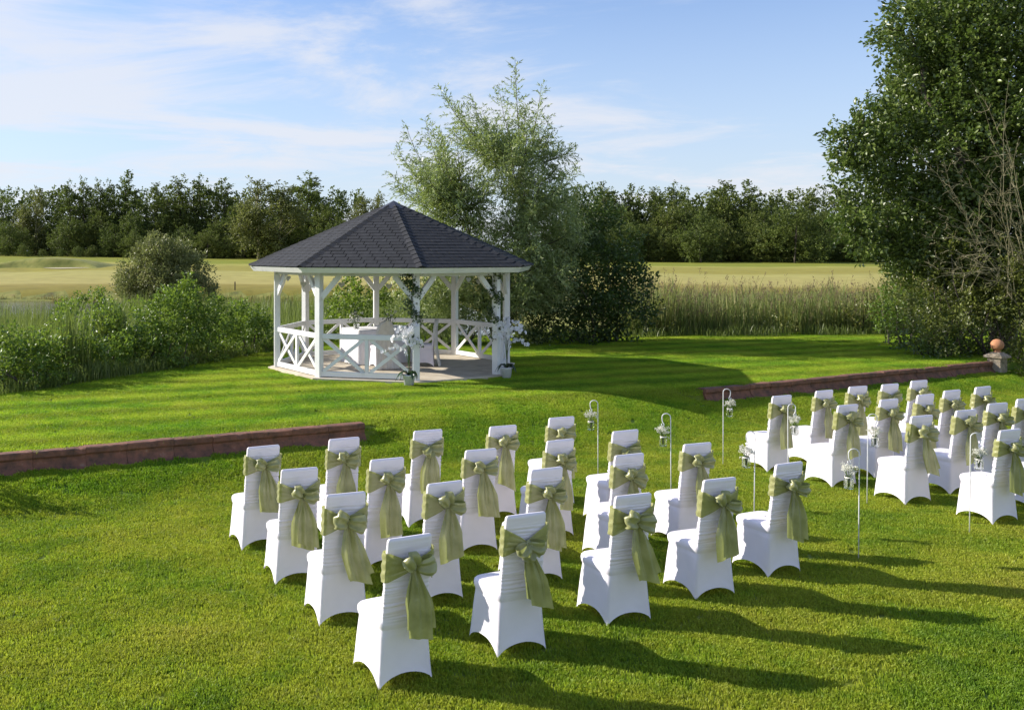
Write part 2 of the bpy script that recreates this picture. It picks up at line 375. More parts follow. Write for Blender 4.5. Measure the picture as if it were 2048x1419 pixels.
def M_shingle():
    m, nt, b = new_mat('slate_grey_felt')
    nz, rp = noise_col(nt, [(0.0085, 0.009, 0.0105), (0.014, 0.0145, 0.017), (0.026, 0.0265, 0.029)], 9, 6, coord='World')
    oi = nd(nt, 'ShaderNodeObjectInfo'); v = nd(nt, 'ShaderNodeMapRange', {0: oi.outputs['Random'], 3: 0.8, 4: 1.25})
    hs = nd(nt, 'ShaderNodeHueSaturation', {'Value': v.outputs[0], 'Color': rp.outputs[0]})
    nt.links.new(hs.outputs[0], b.inputs['Base Color']); b.inputs['Roughness'].default_value = 0.78; b.inputs['Specular IOR Level'].default_value = 0.5
    n2 = nd(nt, 'ShaderNodeTexNoise', {'Vector': nd(nt, 'ShaderNodeNewGeometry').outputs['Position'], 'Scale': 120, 'Detail': 2})
    bump(nt, b, n2.outputs['Fac'], 0.5, 0.004)
    return m
shingle_m = M_shingle()
metal_cap = M_simple('dark_lead', [(0.03, 0.032, 0.045), (0.06, 0.062, 0.08)], 5, 0.4, 0.1)
hook_m = M_simple('white_enamel', [(0.68, 0.68, 0.68), (0.80, 0.80, 0.80)], 20, 0.35, 0.05)
pot_m = M_simple('white_bucket', [(0.72, 0.74, 0.78), (0.80, 0.81, 0.84)], 5, 0.4, 0.05)
twine_m = M_simple('lace_ribbon', [(0.6, 0.58, 0.5), (0.8, 0.78, 0.72)], 60, 0.9, 0.3)
petal = M_fabric('white_petal', (0.82, 0.82, 0.84), 40, 0.5, 0.25, 0.1)
gyp_m = M_fabric('gypsophila', (0.86, 0.85, 0.74), 40, 0.7, 0.25, 0.0)
stem_m = M_simple('green_stem', [(0.05, 0.09, 0.02), (0.10, 0.16, 0.04)], 12, 0.6, 0.1)
heart_m = M_simple('whitewashed_heart', [(0.45, 0.44, 0.40), (0.72, 0.71, 0.66)], 25, 0.7, 0.2)
string_m = M_simple('string', [(0.3, 0.28, 0.24), (0.5, 0.48, 0.42)], 30, 0.9, 0)
dry_m = M_simple('dry_weathered_post', [(0.08, 0.06, 0.045), (0.16, 0.12, 0.09)], 12, 0.9, 0.3)
def M_glass():
    m, nt, b = new_mat('jar_glass')
    b.inputs['Base Color'].default_value = (0.93, 0.97, 0.96, 1); b.inputs['Roughness'].default_value = 0.03
    b.inputs['Transmission Weight'].default_value = 1.0; b.inputs['IOR'].default_value = 1.35
    nz = nd(nt, 'ShaderNodeTexNoise', {'Vector': nd(nt, 'ShaderNodeTexCoord').outputs['Object'], 'Scale': 30})
    bump(nt, b, nz.outputs['Fac'], 0.1, 0.002)
    tp = nd(nt, 'ShaderNodeBsdfTransparent'); mxs = nd(nt, 'ShaderNodeMixShader', {0: 0.45, 1: b.outputs[0], 2: tp.outputs[0]})
    nt.links.new(mxs.outputs[0], nt.nodes['Material Output'].inputs[0])
    return m
glass = M_glass()
def M_organza():
    m, nt, b = new_mat('cream_organza')
    nz, rp = noise_col(nt, [(0.62, 0.58, 0.50), (0.74, 0.71, 0.64)], 8, 4)
    nt.links.new(rp.outputs[0], b.inputs['Base Color']); b.inputs['Roughness'].default_value = 0.5
    bump(nt, b, nz.outputs['Fac'], 0.3, 0.01)
    tp = nd(nt, 'ShaderNodeBsdfTransparent'); mxs = nd(nt, 'ShaderNodeMixShader', {0: 0.10, 1: b.outputs[0], 2: tp.outputs[0]})
    nt.links.new(mxs.outputs[0], nt.nodes['Material Output'].inputs[0])
    return m
organza = M_organza()
def M_water():
    m, nt, b = new_mat('pond_water')
    b.inputs['Base Color'].default_value = (0.02, 0.025, 0.018, 1); b.inputs['Roughness'].default_value = 0.06
    mpx = nd(nt, 'ShaderNodeMapping', {'Vector': nd(nt, 'ShaderNodeNewGeometry').outputs['Position']}); mpx.inputs['Scale'].default_value = (0.5, 3.0, 1)
    nz = nd(nt, 'ShaderNodeTexNoise', {'Vector': mpx.outputs[0], 'Scale': 2.2, 'Detail': 3})
    bump(nt, b, nz.outputs['Fac'], 0.25, 0.05)
    return m
water_m = M_water()

# ------------------------------------------------------------------ terrain
WA = [P(0, 911), P(728, 847), P(1408, 779), P(1985, 724)]      # wall line, top edge, left to right
ANG = math.atan2(WA[3].y - WA[0].y, WA[3].x - WA[0].x)
UD = Vector((math.cos(ANG), math.sin(ANG), 0)); ND = Vector((-math.sin(ANG), math.cos(ANG), 0))   # ND points away from the camera
O0 = WA[0].copy()
WU = [(p - O0).dot(UD) for p in WA]; WO = [(p - O0).dot(ND) for p in WA]
def off(u):
    sl0 = (WO[1] - WO[0]) / (WU[1] - WU[0])
    if u < WU[0]: return WO[0] + (u - WU[0]) * sl0 if u > WU[0] - 6 else WO[0] - 6 * sl0
    return float(np.interp(u, WU, WO))
def sstep(a, b, x):
    t = min(max((x - a) / (b - a), 0), 1); return t * t * (3 - 2 * t)
def gap(u): return sstep(WU[1] - 0.15, WU[1] + 0.5, u) * (1 - sstep(WU[2] - 0.5, WU[2] + 0.1, u))
POND = -0.62
def shore(x):                    # depth at which the mown lawn ends
    return float(np.interp(x, [-30, -9, -5.5, -3.9, -1.8, 1.5, 5, 9, 14, 30], [11.5, 13.0, 17.2, 20.0, 24.2, 26.2, 26.8, 27.6, 28.0, 29.0]))
def terrain(x, y):
    v = Vector((x, y, 0)) - O0
    u, s_ = v.dot(UD), v.dot(ND)
    d = off(u) - s_                                   # >0 is the camera side (lower lawn)
    und = 0.018 * mnoise.noise(Vector((x * 0.35, y * 0.35, 0))) + 0.006 * mnoise.noise(Vector((x * 1.7, y * 1.7, 3)))
    g = gap(u)
    zw = 0.0 if d <= 0 else -0.205 - 0.265 * sstep(0.0, 1.35, d)
    zg = -0.47 * sstep(-0.9, 1.6, d)
    z = zw * (1 - g) + zg * g + und
    sh = shore(x)
    if y > sh + 1.0:
        b = y
        far = float(np.interp(b, [58.5, 61.5, 66, 150, 180, 400, 1500], [POND - 0.35, -0.05, 0.12, 1.0, 1.4, 2.0, 2.2]))
        if b > 61:
            tilt = float(np.interp(x, [-60, 10, 60], [1.0, 0.35, 0.0]))
            far += tilt * float(np.interp(b, [62, 150, 200], [0, 1.0, 1.0]))
            far += 0.10 * mnoise.noise(Vector((x * 0.06, y * 0.03, 9)))
            # green complex with raised lip behind the bunker at the far left
            r2 = ((x + 34.5) / 9.5) ** 2 + ((y - 106) / 11.0) ** 2
            if r2 < 4: far += 0.15 * math.exp(-r2 * 1.3)
            r3 = ((x + 33.0) / 5.2) ** 2 + ((y - 94) / 4.5) ** 2
            if r3 < 5: far -= 0.25 * math.exp(-r3 * 1.6)
        right = sstep(3, 9, x)                         # the reed bed is shallower ground
        low = (POND - 0.45) * (1 - right) + (-0.25) * right
        t = sstep(sh + 1.0, sh + 4.5, y)
        if y < 58.5: z = z * (1 - t) + low * t
        else: z = max(far, low * (1 - sstep(58.5, 61.5, y)) + far * sstep(58.5, 61.5, y))
    return z
def axis(lo, hi, fine_lo, fine_hi, step, grow):
    a = list(np.arange(fine_lo, fine_hi + 1e-6, step)); s = step; v = a[-1]
    while v < hi: s *= grow; v += s; a.append(v)
    s = step; v = a[0]; pre = []
    while v > lo: s *= grow; v -= s; pre.append(v)
    return pre[::-1] + a
us = axis(-500, 700, -14, 26, 0.3, 1.09)
us = [u for u in us if not -46 < u < -14.5] + list(np.arange(-46, -14.5, .7)); us.sort()
ss = axis(-40, 1600, -14, 14, 0.3, 1.03)
ss = [q for q in ss if not 60 < q < 125] + list(np.arange(60, 125, .8))
ss = sorted([s for s in ss if abs(s) > 0.12] + [-0.08, -0.025, 0.06])
gv = []; 
for s_ in ss:
    for u in us:
        k = max(0.0, 1 - abs(s_) / 12)
        p = O0 + UD * u + ND * (s_ + off(u) * (k if abs(s_) > 0.5 else 1))
        gv.append((p.x, p.y, terrain(p.x, p.y)))
gv = np.array(gv, dtype=np.float32); NU = len(us); gv[:, 2] -= 0.009
ii, jj = np.meshgrid(np.arange(len(ss) - 1), np.arange(NU - 1), indexing='ij')
gf = np.stack([ii * NU + jj, ii * NU + jj + 1, (ii + 1) * NU + jj + 1, (ii + 1) * NU + jj], -1).reshape(-1, 4)
fc = gv[gf].mean(1)
shv = np.array([shore(x) for x in fc[:, 0]])
z_lawn = fc[:, 1] < shv + 0.9
z_golf = fc[:, 1] > 61.0
def sub(mask, name, mat):
    f = gf[mask]; idx, inv = np.unique(f, return_inverse=True)
    o = link(name, np_mesh(name, gv[idx], inv.reshape(-1, 4), smooth=True), mat); o['kind'] = 'structure'; return o
sub(z_lawn, 'lawn', lawn_m)
sub(~z_lawn & ~z_golf, 'pond_bank', bank_m)
sub(z_golf, 'golf_course', golf_m)
w = MB(); w.add([(-400, 15, POND), (60, 15, POND), (60, 61, POND), (-400, 61, POND)], [(0, 1, 2, 3)])
wo_ = w.build('pond_water', water_m); wo_['kind'] = 'structure'
# raised green complex with a grass-faced bunker cut into it, far left
G = []
for i in range(34):
    row = []
    for j in range(41):
        a = j / 40; x = -39.5 + 12.5 * a; e = max(0, math.sin(math.pi * min(1, a * 1.02))) ** .7
        yf = 96.5 + 2.4 * e + .5 * math.sin(a * 9)
        if i <= 12: t = i / 12; y = yf + 1.7 * t; h = .95 * e * sstep(0, 1, t)
        else: t = (i - 12) / 21; y = yf + 1.7 + 13 * t; h = .95 * e * (1 - sstep(.1, 1, t))
        row.append((x, y, terrain(x, min(y, 110)) - .06 + 1.1 * h + (.03 * mnoise.noise(Vector((x, y, 0))) if 0 < i < 33 else 0)))
    G.append(row)
m_ = MB(); m_.grid(G); rough_m = M_simple('rough_turf', [(0.13, 0.15, 0.025), (0.22, 0.225, 0.04), (0.27, 0.25, 0.06)], 1.2, 0.9, 0.5, 0.1, coord='World', detail=7)
tag(m_.build('golf_mound', rough_m, smooth=True), kind='structure')
sb = []
for i in range(5):
    row = []
    for j in range(25):
        a = .50 + .42 * j / 24; x = -39.5 + 12.5 * a; e = max(0, math.sin(math.pi * min(1, a * 1.02))) ** .7
        q = math.sin(math.pi * j / 24); y = 96.8 + 2.4 * e + .5 * math.sin(a * 9) - (1.3 * q + .05) * (1 - i / 4)
        row.append((x, y, terrain(x, y) + .04))
    sb.append(row)
m_ = MB(); m_.grid(sb); tag(m_.build('bunker_sand', sand_m, smooth=True), kind='structure')

# ------------------------------------------------------------------ grass blades
def clump(seed, n, size, h, lean=0.5, wid=0.0035):
    r = np.random.RandomState(seed)
    c = np.stack([r.uniform(-size, size, n), r.uniform(-size, size, n), np.zeros(n)], 1)
    a = r.uniform(0, 2 * np.pi, n); hh = h * r.uniform(0.55, 1.25, n)
    la = r.uniform(0, 2 * np.pi, n); ll = hh * r.uniform(0.1, lean, n) * 2
    w_ = wid * r.uniform(0.7, 1.4, n)
    sv = np.stack([np.cos(a) * w_, np.sin(a) * w_, np.zeros(n)], 1)
    tipv = np.stack([np.cos(la) * ll, np.sin(la) * ll, hh], 1)
    mid = c + tipv * np.array([0.35, 0.35, 0.62])
    V = np.stack([c - sv, c + sv, mid + sv * 0.8, mid - sv * 0.8, c + tipv], 1)
    V[:, :2, 2] -= 0.012
    base = np.arange(n) * 5
    T = np.concatenate([np.stack([base, base + 1, base + 2], 1), np.stack([base, base + 2, base + 3], 1), np.stack([base + 3, base + 2, base + 4], 1)])
    t = np.repeat(r.uniform(0, 1, n), 5)
    me = np_mesh('grass_clump', V.reshape(-1, 3), T, t); me.materials.append(grass_blade_m)
    return me
def scatter(name, pts, rots, scs, meshes, label_kind='stuff'):
    """one stuff object: geometry nodes put clumps on its points"""
    me = bpy.data.meshes.new(name); me.vertices.add(len(pts)); me.vertices.foreach_set('co', np.asarray(pts, np.float32).ravel())
    a = me.attributes.new('sc', 'FLOAT', 'POINT'); a.data.foreach_set('value', np.asarray(scs, np.float32))
    a = me.attributes.new('rz', 'FLOAT_VECTOR', 'POINT'); a.data.foreach_set('vector', np.asarray(rots, np.float32).ravel())
    o = bpy.data.objects.new(name, me); COL.objects.link(o); o['kind'] = label_kind
    ng = bpy.data.node_groups.new(name, 'GeometryNodeTree')
    ng.interface.new_socket('Geometry', in_out='INPUT', socket_type='NodeSocketGeometry')
    ng.interface.new_socket('Geometry', in_out='OUTPUT', socket_type='NodeSocketGeometry')
    N, L = ng.nodes, ng.links
    gi = N.new('NodeGroupInput'); go = N.new('NodeGroupOutput')
    join = N.new('GeometryNodeGeometryToInstance')
    for m in meshes:
        so = bpy.data.objects.new('grass_clump', m)
        oi = N.new('GeometryNodeObjectInfo'); oi.inputs['Object'].default_value = so
        gti = N.new('GeometryNodeGeometryToInstance'); L.new(oi.outputs['Geometry'], gti.inputs[0])
        if m is meshes[0]:
            jj_ = N.new('GeometryNodeJoinGeometry')
        L.new(gti.outputs[0], jj_.inputs[0])
    N.remove(join)
    iop = N.new('GeometryNodeInstanceOnPoints'); L.new(gi.outputs[0], iop.inputs['Points']); L.new(jj_.outputs[0], iop.inputs['Instance'])
    iop.inputs['Pick Instance'].default_value = True
    ar = N.new('GeometryNodeInputNamedAttribute'); ar.data_type = 'FLOAT_VECTOR'; ar.inputs['Name'].default_value = 'rz'
    asx = N.new('GeometryNodeInputNamedAttribute'); asx.data_type = 'FLOAT'; asx.inputs['Name'].default_value = 'sc'
    L.new(ar.outputs[0], iop.inputs['Rotation']); L.new(asx.outputs[0], iop.inputs['Scale'])
    L.new(iop.outputs[0], go.inputs[0])
    md = o.modifiers.new('scatter', 'NODES'); md.node_group = ng
    return o
GAZ_C, GAZ_R, GAZ_T = Vector((0.768, 20.19, 0)), 2.505, -2.225
def in_view(x, y, m=0.4):
    px = PX + F * x / y
    return -60 < px < 2048 + 60
pts = []; cell = 0.20
y = 4.8
while y < 29:
    x0, x1 = (-40 - PX) * y / F - 0.5, (2090 - PX) * y / F + 0.5
    x = x0
    while x < x1:
        qx, qy = x + rs.uniform(-.1, .1), y + rs.uniform(-.1, .1)
        if qy < shore(qx) + 1.2 and not ((qx - GAZ_C.x) ** 2 + (qy - GAZ_C.y) ** 2 < 2.62 ** 2):
            dd = off((Vector((qx, qy, 0)) - O0).dot(UD)) - (Vector((qx, qy, 0)) - O0).dot(ND)
            uu = (Vector((qx, qy, 0)) - O0).dot(UD)
            if not (-0.15 < dd < 0.19 and gap(uu) < 0.3): pts.append((qx, qy, terrain(qx, qy)))
        x += cell
    y += cell
pts = np.array(pts)
gscale = 0.88 + 0.28 * rs.rand(len(pts))
for i, p in enumerate(pts):
    v = Vector((p[0], p[1], 0)) - O0; d = off(v.dot(UD)) - v.dot(ND)
    if 0 < d < 1.5 and gap(v.dot(UD)) < .5: gscale[i] *= 1.08
meshes = [clump(s, 560, 0.155, 0.023) for s in range(5)]
erot = []
for x, y, z in pts:
    e_ = .12; n_ = Vector((terrain(x - e_, y) - terrain(x + e_, y), terrain(x, y - e_) - terrain(x, y + e_), 2 * e_)).normalized()
    if n_.z < .93: n_ = Vector((0, 0, 1))
    erot.append(tuple((Vector((0, 0, 1)).rotation_difference(n_).to_matrix() @ Matrix.Rotation(rnd.uniform(0, 6.28), 3, 'Z')).to_euler()))
tag(scatter('lawn_grass', pts, erot, gscale, meshes), 'short mown grass covering the upper and lower lawns', 'grass')

# ------------------------------------------------------------------ retaining walls of moulded terracotta blocks
PROF = [(-0.17, -0.34), (-0.17, 0.008), (-0.10, 0.018), (0.025, 0.018), (0.044, 0.006), (0.047, -0.05), (0.034, -0.066), (0.022, -0.080), (0.030, -0.115), (0.055, -0.155), (0.095, -0.195), (0.135, -0.235), (0.135, -0.34)]
def wall(a, b, label, ext=0.0, dz=0.0):
    a, b = Vector(a), Vector(b); d = (b - a).normalized(); a = a - d * ext
    L = (b - a).length; nrm = Vector((d.y, -d.x, 0))
    root = empty('retaining_wall', a, 0, label, 'garden wall', 'low terracotta walls edging the terrace')
    n = max(2, round(L / 0.56)); edges = [i * L / n + (rnd.uniform(-.04, .04) if 0 < i < n else 0) for i in range(n + 1)]
    for i in range(n):
        u0, u1 = edges[i] + 0.002, edges[i + 1] - 0.002
        m = MB(); G = []; K = 9
        jx, jz, jr = rnd.uniform(-.004, .004), rnd.uniform(-.006, .006), rnd.uniform(-.012, .012)
        for k in range(K + 1):
            t = k / K; u = u0 + (u1 - u0) * t; row = []
            for q, (pn, pz) in enumerate(PROF):
                e = 0.012 if k in (0, K) else 0.0
                nz = mnoise.noise(Vector((u * 6 + i * 7.7, q * 0.9, a.x))) * 0.010
                chip = -0.022 * max(0, mnoise.noise(Vector((u * 9 + i * 3.1, 5.2, a.y))) - 0.25) * 2 if q in (3, 4) else 0
                shrink = 1 - e * (2 if q in (3, 4, 5, 9, 10, 11) else 0)
                row.append(d * u + nrm * ((pn * shrink) + nz + chip + jx + jr * (t - .5)) + Vector((0, 0, pz + dz + jz + chip + nz * .5)))
            G.append(row)
        m.grid(G); m.add(G[0], [tuple(range(len(PROF)))]); m.add(G[-1], [tuple(range(len(PROF)))[::-1]])
        m.build('terracotta_block', terra, root)
    return root
wall(WA[0], WA[1], 'low dark red terracotta wall running in from the left behind the chairs', 2.4)
wall(WA[2], WA[3], 'low weathered terracotta wall on the right, ending at the ball finial', 0.0)

# ball finial at the end of the right wall
fp = P(1983, 722); s_ = fp.y / F
fin = empty('ball_finial', (fp.x - 0.02, fp.y - 0.22, -0.25), ANG, 'orange terracotta ball on a lichened stone pedestal among the bushes', 'garden ornament')
fin.scale = (.8, .8, .8)
m = MB(); m.box((0, 0, 0.22), (0.34, 0.34, 0.46)); m.build('pedestal', stone_m, fin)
m = MB(); m.add([(-.24, -.24, .45), (.24, -.24, .45), (.24, .24, .45), (-.24, .24, .45), (-.24, -.24, .50), (.24, -.24, .50), (.24, .24, .50), (-.24, .24, .50), (-.10, -.10, .60), (.10, -.10, .60), (.10, .10, .60), (-.10, .10, .60)],
    [(3, 2, 1, 0), (0, 1, 5, 4), (1, 2, 6, 5), (2, 3, 7, 6), (3, 0, 4, 7), (4, 5, 9, 8), (5, 6, 10, 9), (6, 7, 11, 10), (7, 4, 8, 11), (8, 9, 10, 11)])
m.build('capstone', stone_m, fin)
m = MB(); m.lathe([(0.10, .60), (0.085, .62), (0.065, .645), (0.075, .67)] + [(0.165 * math.cos(t), 0.80 + 0.165 * math.sin(t)) for t in np.linspace(-1.1, 1.5, 14)], 20)
m.build('ball', terra_ball, fin, smooth=True)

# ------------------------------------------------------------------ gazebo
G0 = GAZ_C; ZR, ZE, RE = 0.878, 2.182, 3.056
APX = CAMZ + (505 - 405) * G0.y / F
gz = empty('gazebo', G0, 0, 'white timber octagonal gazebo with dark shingled roof on the upper lawn', 'gazebo')
def gv_(k, r): a = GAZ_T + math.pi / 4 * k; return Vector((r * math.cos(a), r * math.sin(a), 0))
m = MB()
oc = [gv_(k, 2.70) for k in range(8)]
m.add([p + Vector((0, 0, -0.12)) for p in oc] + [p + Vector((0, 0, 0.028)) for p in oc] + [p * 0.995 + Vector((0, 0, 0.034)) for p in oc],
      [tuple(range(16, 24))] + [(i, (i + 1) % 8, 8 + (i + 1) % 8, 8 + i) for i in range(8)] + [(8 + i, 8 + (i + 1) % 8, 16 + (i + 1) % 8, 16 + i) for i in range(8)])
m.build('paving_slab', concrete, gz)
PT = 0.128
BZ = ZE - 0.125
for k in range(8):
    p = gv_(k, GAZ_R); a = GAZ_T + math.pi / 4 * k
    m = MB(); m.beam(p + Vector((0, 0, 0.03)), p + Vector((0, 0, BZ - 0.0)), PT, PT, up=Vector((math.cos(a), math.sin(a), 0)), bev=0.008)
    m.build('post', paint, gz)
for k in range(8):
    a, b = gv_(k, GAZ_R), gv_((k + 1) % 8, GAZ_R); d = (b - a).normalized(); L = (b - a).length; inn = -((a + b) / 2).normalized()
    m = MB(); m.beam(a + Vector((0, 0, BZ + .0)) + d * .003, b + Vector((0, 0, BZ + .0)) - d * .003, 0.07, 0.12); m.build('header_beam', paint, gz)
    for s0, s1 in ((a, d), (b, -d)):
        m = MB(); q0 = s0 + s1 * 0.05 + Vector((0, 0, BZ - 0.48)); q1 = s0 + s1 * 0.42 + Vector((0, 0, BZ - 0.05))
        m.beam(q0, q1, 0.06, 0.10); m.build('corner_brace', paint, gz)
    if k == 1: continue                      # the open bay
    rail = empty('railing', (0, 0, 0)); rail.parent = gz
    e0, e1 = a + d * (PT / 2 - 0.004), b - d * (PT / 2 - 0.004)
    Z0, Z1 = 0.05, ZR
    m = MB(); m.beam(e0 + Vector((0, 0, Z1 - 0.05)), e1 + Vector((0, 0, Z1 - 0.05)), 0.06, 0.10, bev=0.006); m.build('top_rail', paint, rail)
    m = MB(); m.beam(e0 + Vector((0, 0, Z0 + 0.05)), e1 + Vector((0, 0, Z0 + 0.05)), 0.06, 0.10, bev=0.006); m.build('bottom_rail', paint, rail)
    mid = (e0 + e1) / 2
    m = MB(); m.beam(mid + Vector((0, 0, Z0 + 0.098)), mid + Vector((0, 0, Z1 - 0.098)), 0.07, 0.05, up=inn); m.build('upright', paint, rail)
    for h0, h1 in ((e0, mid - d * 0.035), (mid + d * 0.035, e1)):
        for q, (za, zb) in enumerate(((Z0 + .10, Z1 - .10), (Z1 - .10, Z0 + .10))):
            m = MB(); o_ = inn * (0.012 if q else -0.012)
            m.beam(h0 + d * .03 + o_ + Vector((0, 0, za)), h1 - d * .03 + o_ + Vector((0, 0, zb)), 0.022, 0.065); m.build('cross_brace', paint, rail)
# roof
roof = empty('roof', (0, 0, 0)); roof.parent = gz
ec = [gv_(k, RE) for k in range(8)]; apex = Vector((0, 0, APX))
zt = ZE
m = MB()
m.add([p + Vector((0, 0, zt - 0.015)) for p in ec] + [apex + Vector((0, 0, -0.03))] + [p * 0.98 + Vector((0, 0, zt - 0.05)) for p in ec] + [apex + Vector((0, 0, -0.09))],
      [(i, (i + 1) % 8, 8) for i in range(8)] + [(9 + (i + 1) % 8, 9 + i, 17) for i in range(8)])
m.build('roof_deck', M_simple('deck_board', [(0.03, 0.03, 0.035), (0.05, 0.05, 0.055)], 8, 0.9), roof)
for k in range(8):
    a, b = ec[k], ec[(k + 1) % 8]; nrm = ((a + b) / 2).normalized(); d = (b - a).normalized()
    m = MB(); t_, h_ = 0.025, 0.118
    o0, o1 = a * 1.008, b * 1.008; i0, i1 = a * (1.008 - t_ / 2.8), b * (1.008 - t_ / 2.8)
    m.add([o0 + Vector((0, 0, zt - .018)), o1 + Vector((0, 0, zt - .018)), i1 + Vector((0, 0, zt - .018)), i0 + Vector((0, 0, zt - .018)),
           o0 * .975 + Vector((0, 0, zt - h_)), o1 * .975 + Vector((0, 0, zt - h_)), i1 * .975 + Vector((0, 0, zt - h_)), i0 * .975 + Vector((0, 0, zt - h_))],
          [(3, 2, 1, 0), (0, 1, 5, 4), (1, 2, 6, 5), (2, 3, 7, 6), (3, 0, 4, 7), (4, 5, 6, 7)])
    m.build('fascia', paint, roof)
# shingles
sh = []
ROWS, TAB = 22, 0.262
for k in range(8):
    a, b = ec[k] * 1.012, ec[(k + 1) % 8] * 1.012; mid = (a + b) / 2; hw0 = (b - a).length / 2; d = (b - a).normalized()
    A0 = mid + Vector((0, 0, zt)); up = (apex - A0); SL = up.length; up.normalize(); nrm = d.cross(up).normalized()
    if nrm.z < 0: nrm = -nrm
    ex = SL / (ROWS + 0.6)
    for r_ in range(ROWS):
        v0, v1 = r_ * ex - (0.012 if r_ == 0 else 0), (r_ + 1) * ex + 0.012
        w0, w1 = hw0 * (1 - v0 / SL), hw0 * max(0, 1 - v1 / SL)
        x = -w0 - TAB * (0.5 * (r_ % 2)) - rnd.uniform(0, .02); 
        while x < w0:
            x0, x1 = x + 0.007, x + TAB - 0.007; x += TAB
            q = [max(min(x0, w0), -w0), max(min(x1, w0), -w0), max(min(x1, w1), -w1), max(min(x0, w1), -w1)]
            if q[1] - q[0] < 0.015: continue
            lift = 0.009 + rnd.uniform(-.001, .002)
            def pt(xx, vv, h): return A0 + d * xx + up * vv + nrm * h
            vs = [pt(q[0], v0, lift), pt(q[1], v0, lift), pt(q[2], v1, .003), pt(q[3], v1, .003), pt(q[0], v0, lift - .008), pt(q[1], v0, lift - .008)]
            fs = [(0, 1, 2, 3), (4, 5, 1, 0), (4, 0, 3), (5, 2, 1), (4, 3, 2, 5)]
            c = G0 + (vs[0] + vs[2]) / 2
            facing = nrm.dot((cam.location - c).normalized()); area = (q[1] - q[0]) * facing
            sh.append((area / (c - cam.location).length ** 2, vs, fs))
sh.sort(key=lambda t: -t[0])
for _, vs, fs in sh[:300]:
    m = MB(); m.add(vs, fs); m.build('shingle', shingle_m, roof)
m = MB()
for _, vs, fs in sh[300:]: m.add(vs, fs)
m.build('shingles', shingle_m, roof, kind='stuff')
for k in range(8):
    a = ec[k] * 1.014 + Vector((0, 0, zt)); up = (apex - a); L = up.length; up.normalize(); tan = Vector((-a.y, a.x, 0)).normalized()
    n0 = tan.cross(up).normalized(); n0 = n0 if n0.z > 0 else -n0
    N = 17
    for i in range(N):
        v0, v1 = i * L / (N + .6), (i + 1.25) * L / (N + .6); m = MB(); wd = 0.115
        l0, l1 = 0.030, 0.016
        dr = 0.042
        def q(v, s, l): return a + up * v + tan * (s * wd) + n0 * (l - abs(s) * dr)
        vs = [q(v0, -1, l0), q(v0, 0, l0 + .004), q(v0, 1, l0), q(v1, -1, l1), q(v1, 0, l1 + .004), q(v1, 1, l1), q(v0, -1, l0 - .01), q(v0, 0, l0 - .008), q(v0, 1, l0 - .01)]
        m.add(vs, [(0, 1, 4, 3), (1, 2, 5, 4), (6, 7, 1, 0), (7, 8, 2, 1)])
        m.build('ridge_shingle', shingle_m, roof)
m = MB(); c8 = [gv_(k, 0.34) + Vector((0, 0, APX - 0.135)) for k in range(8)]
m.add(c8 + [apex + Vector((0, 0, 0.045))] + [p + Vector((0, 0, -.03)) for p in c8], [(i, (i + 1) % 8, 8) for i in range(8)] + [(9 + i, 9 + (i + 1) % 8, (i + 1) % 8, i) for i in range(8)])
m.build('apex_cap', metal_cap, roof)

# ------------------------------------------------------------------ chairs
def seat_ring(hx, hy, cy, n, z, S=12, hem=None, pull=0.0, rear=0.0):
    out = []
    for side in range(4):
        for j in range(S):
            s_ = j / S
            x, y = [(-1 + 2 * s_, -1), (1, -1 + 2 * s_), (1 - 2 * s_, 1), (-1, 1 - 2 * s_)][side]
            nn_ = n if y > 0 or not rear else max(n, 14)
            q = (abs(x) ** nn_ + abs(y) ** nn_) ** (1 / nn_); x /= q; y /= q
            x *= 1 - rear * (1 - y) / 2
            inset = pull * (1 - abs(2 * s_ - 1) ** 2)
            if side in (0, 2): y *= 1 - inset / hy
            else: x *= 1 - inset / hx
            zz = z if hem is None else z(s_, side)
            out.append(Vector((x * hx, cy + y * hy, zz)))
    return out
def cover_mesh(cs):
    G = [seat_ring(.01, .01, .01, 4, .478)]
    for sc_, z in ((.5, .478), (.82, .474), (.93, .468), (.985, .455), (1.0, .435), (.985, .41), (.955, .395), (.945, .385)):
        G.append(seat_ring(.212 * sc_, .208 * sc_, .010, 4.5, z, rear=.13))
    K = 14
    for i in range(1, K + 1):
        t = i / K
        def z(s_, side, t=t):
            arch = [0.082, 0.09, 0.085, 0.09][side] * (1 - abs(2 * s_ - 1) ** 2.3) ** 0.85
            w_ = 0.0035 * math.sin(s_ * 40 + side) * t
            return .385 * (1 - t) + (arch + 0.002) * t + w_ * 0
        hx = .200 + .017 * t ** 1.6; hy = .198 + .020 * t ** 1.6
        r_ = seat_ring(hx, hy, .006, 4.5 + 9 * t, z, hem=1, pull=0.022 * math.sin(math.pi * min(t * .75, 1)), rear=.09 * (1 - t) + .001)
        for q in range(len(r_)):
            p = r_[q]; nn = mnoise.noise(Vector((p.x * 9 + cs * 5, p.y * 9, p.z * 3.5))) * .004 * t
            sd_ = q // 12; s1 = (q % 12) / 12
            for fs in (s1, 1 - s1): nn += .0045 * math.sin((1 - t) * 9 / (fs + .18) + cs) * max(0, 1 - fs / .45) * t ** 1.5 * (1 if 0.02 < s1 < .98 else 0)
            r_[q] = Vector((p.x * (1 + nn / .2), p.y * (1 + nn / .2), p.z))
        G.append(r_)
    m = MB(); m.grid(G, closed_u=True); return m.mesh('seat_cover', True)
def yb(z): return -.196 - .075 * max(0, (z - .40) / .63) ** 1.15
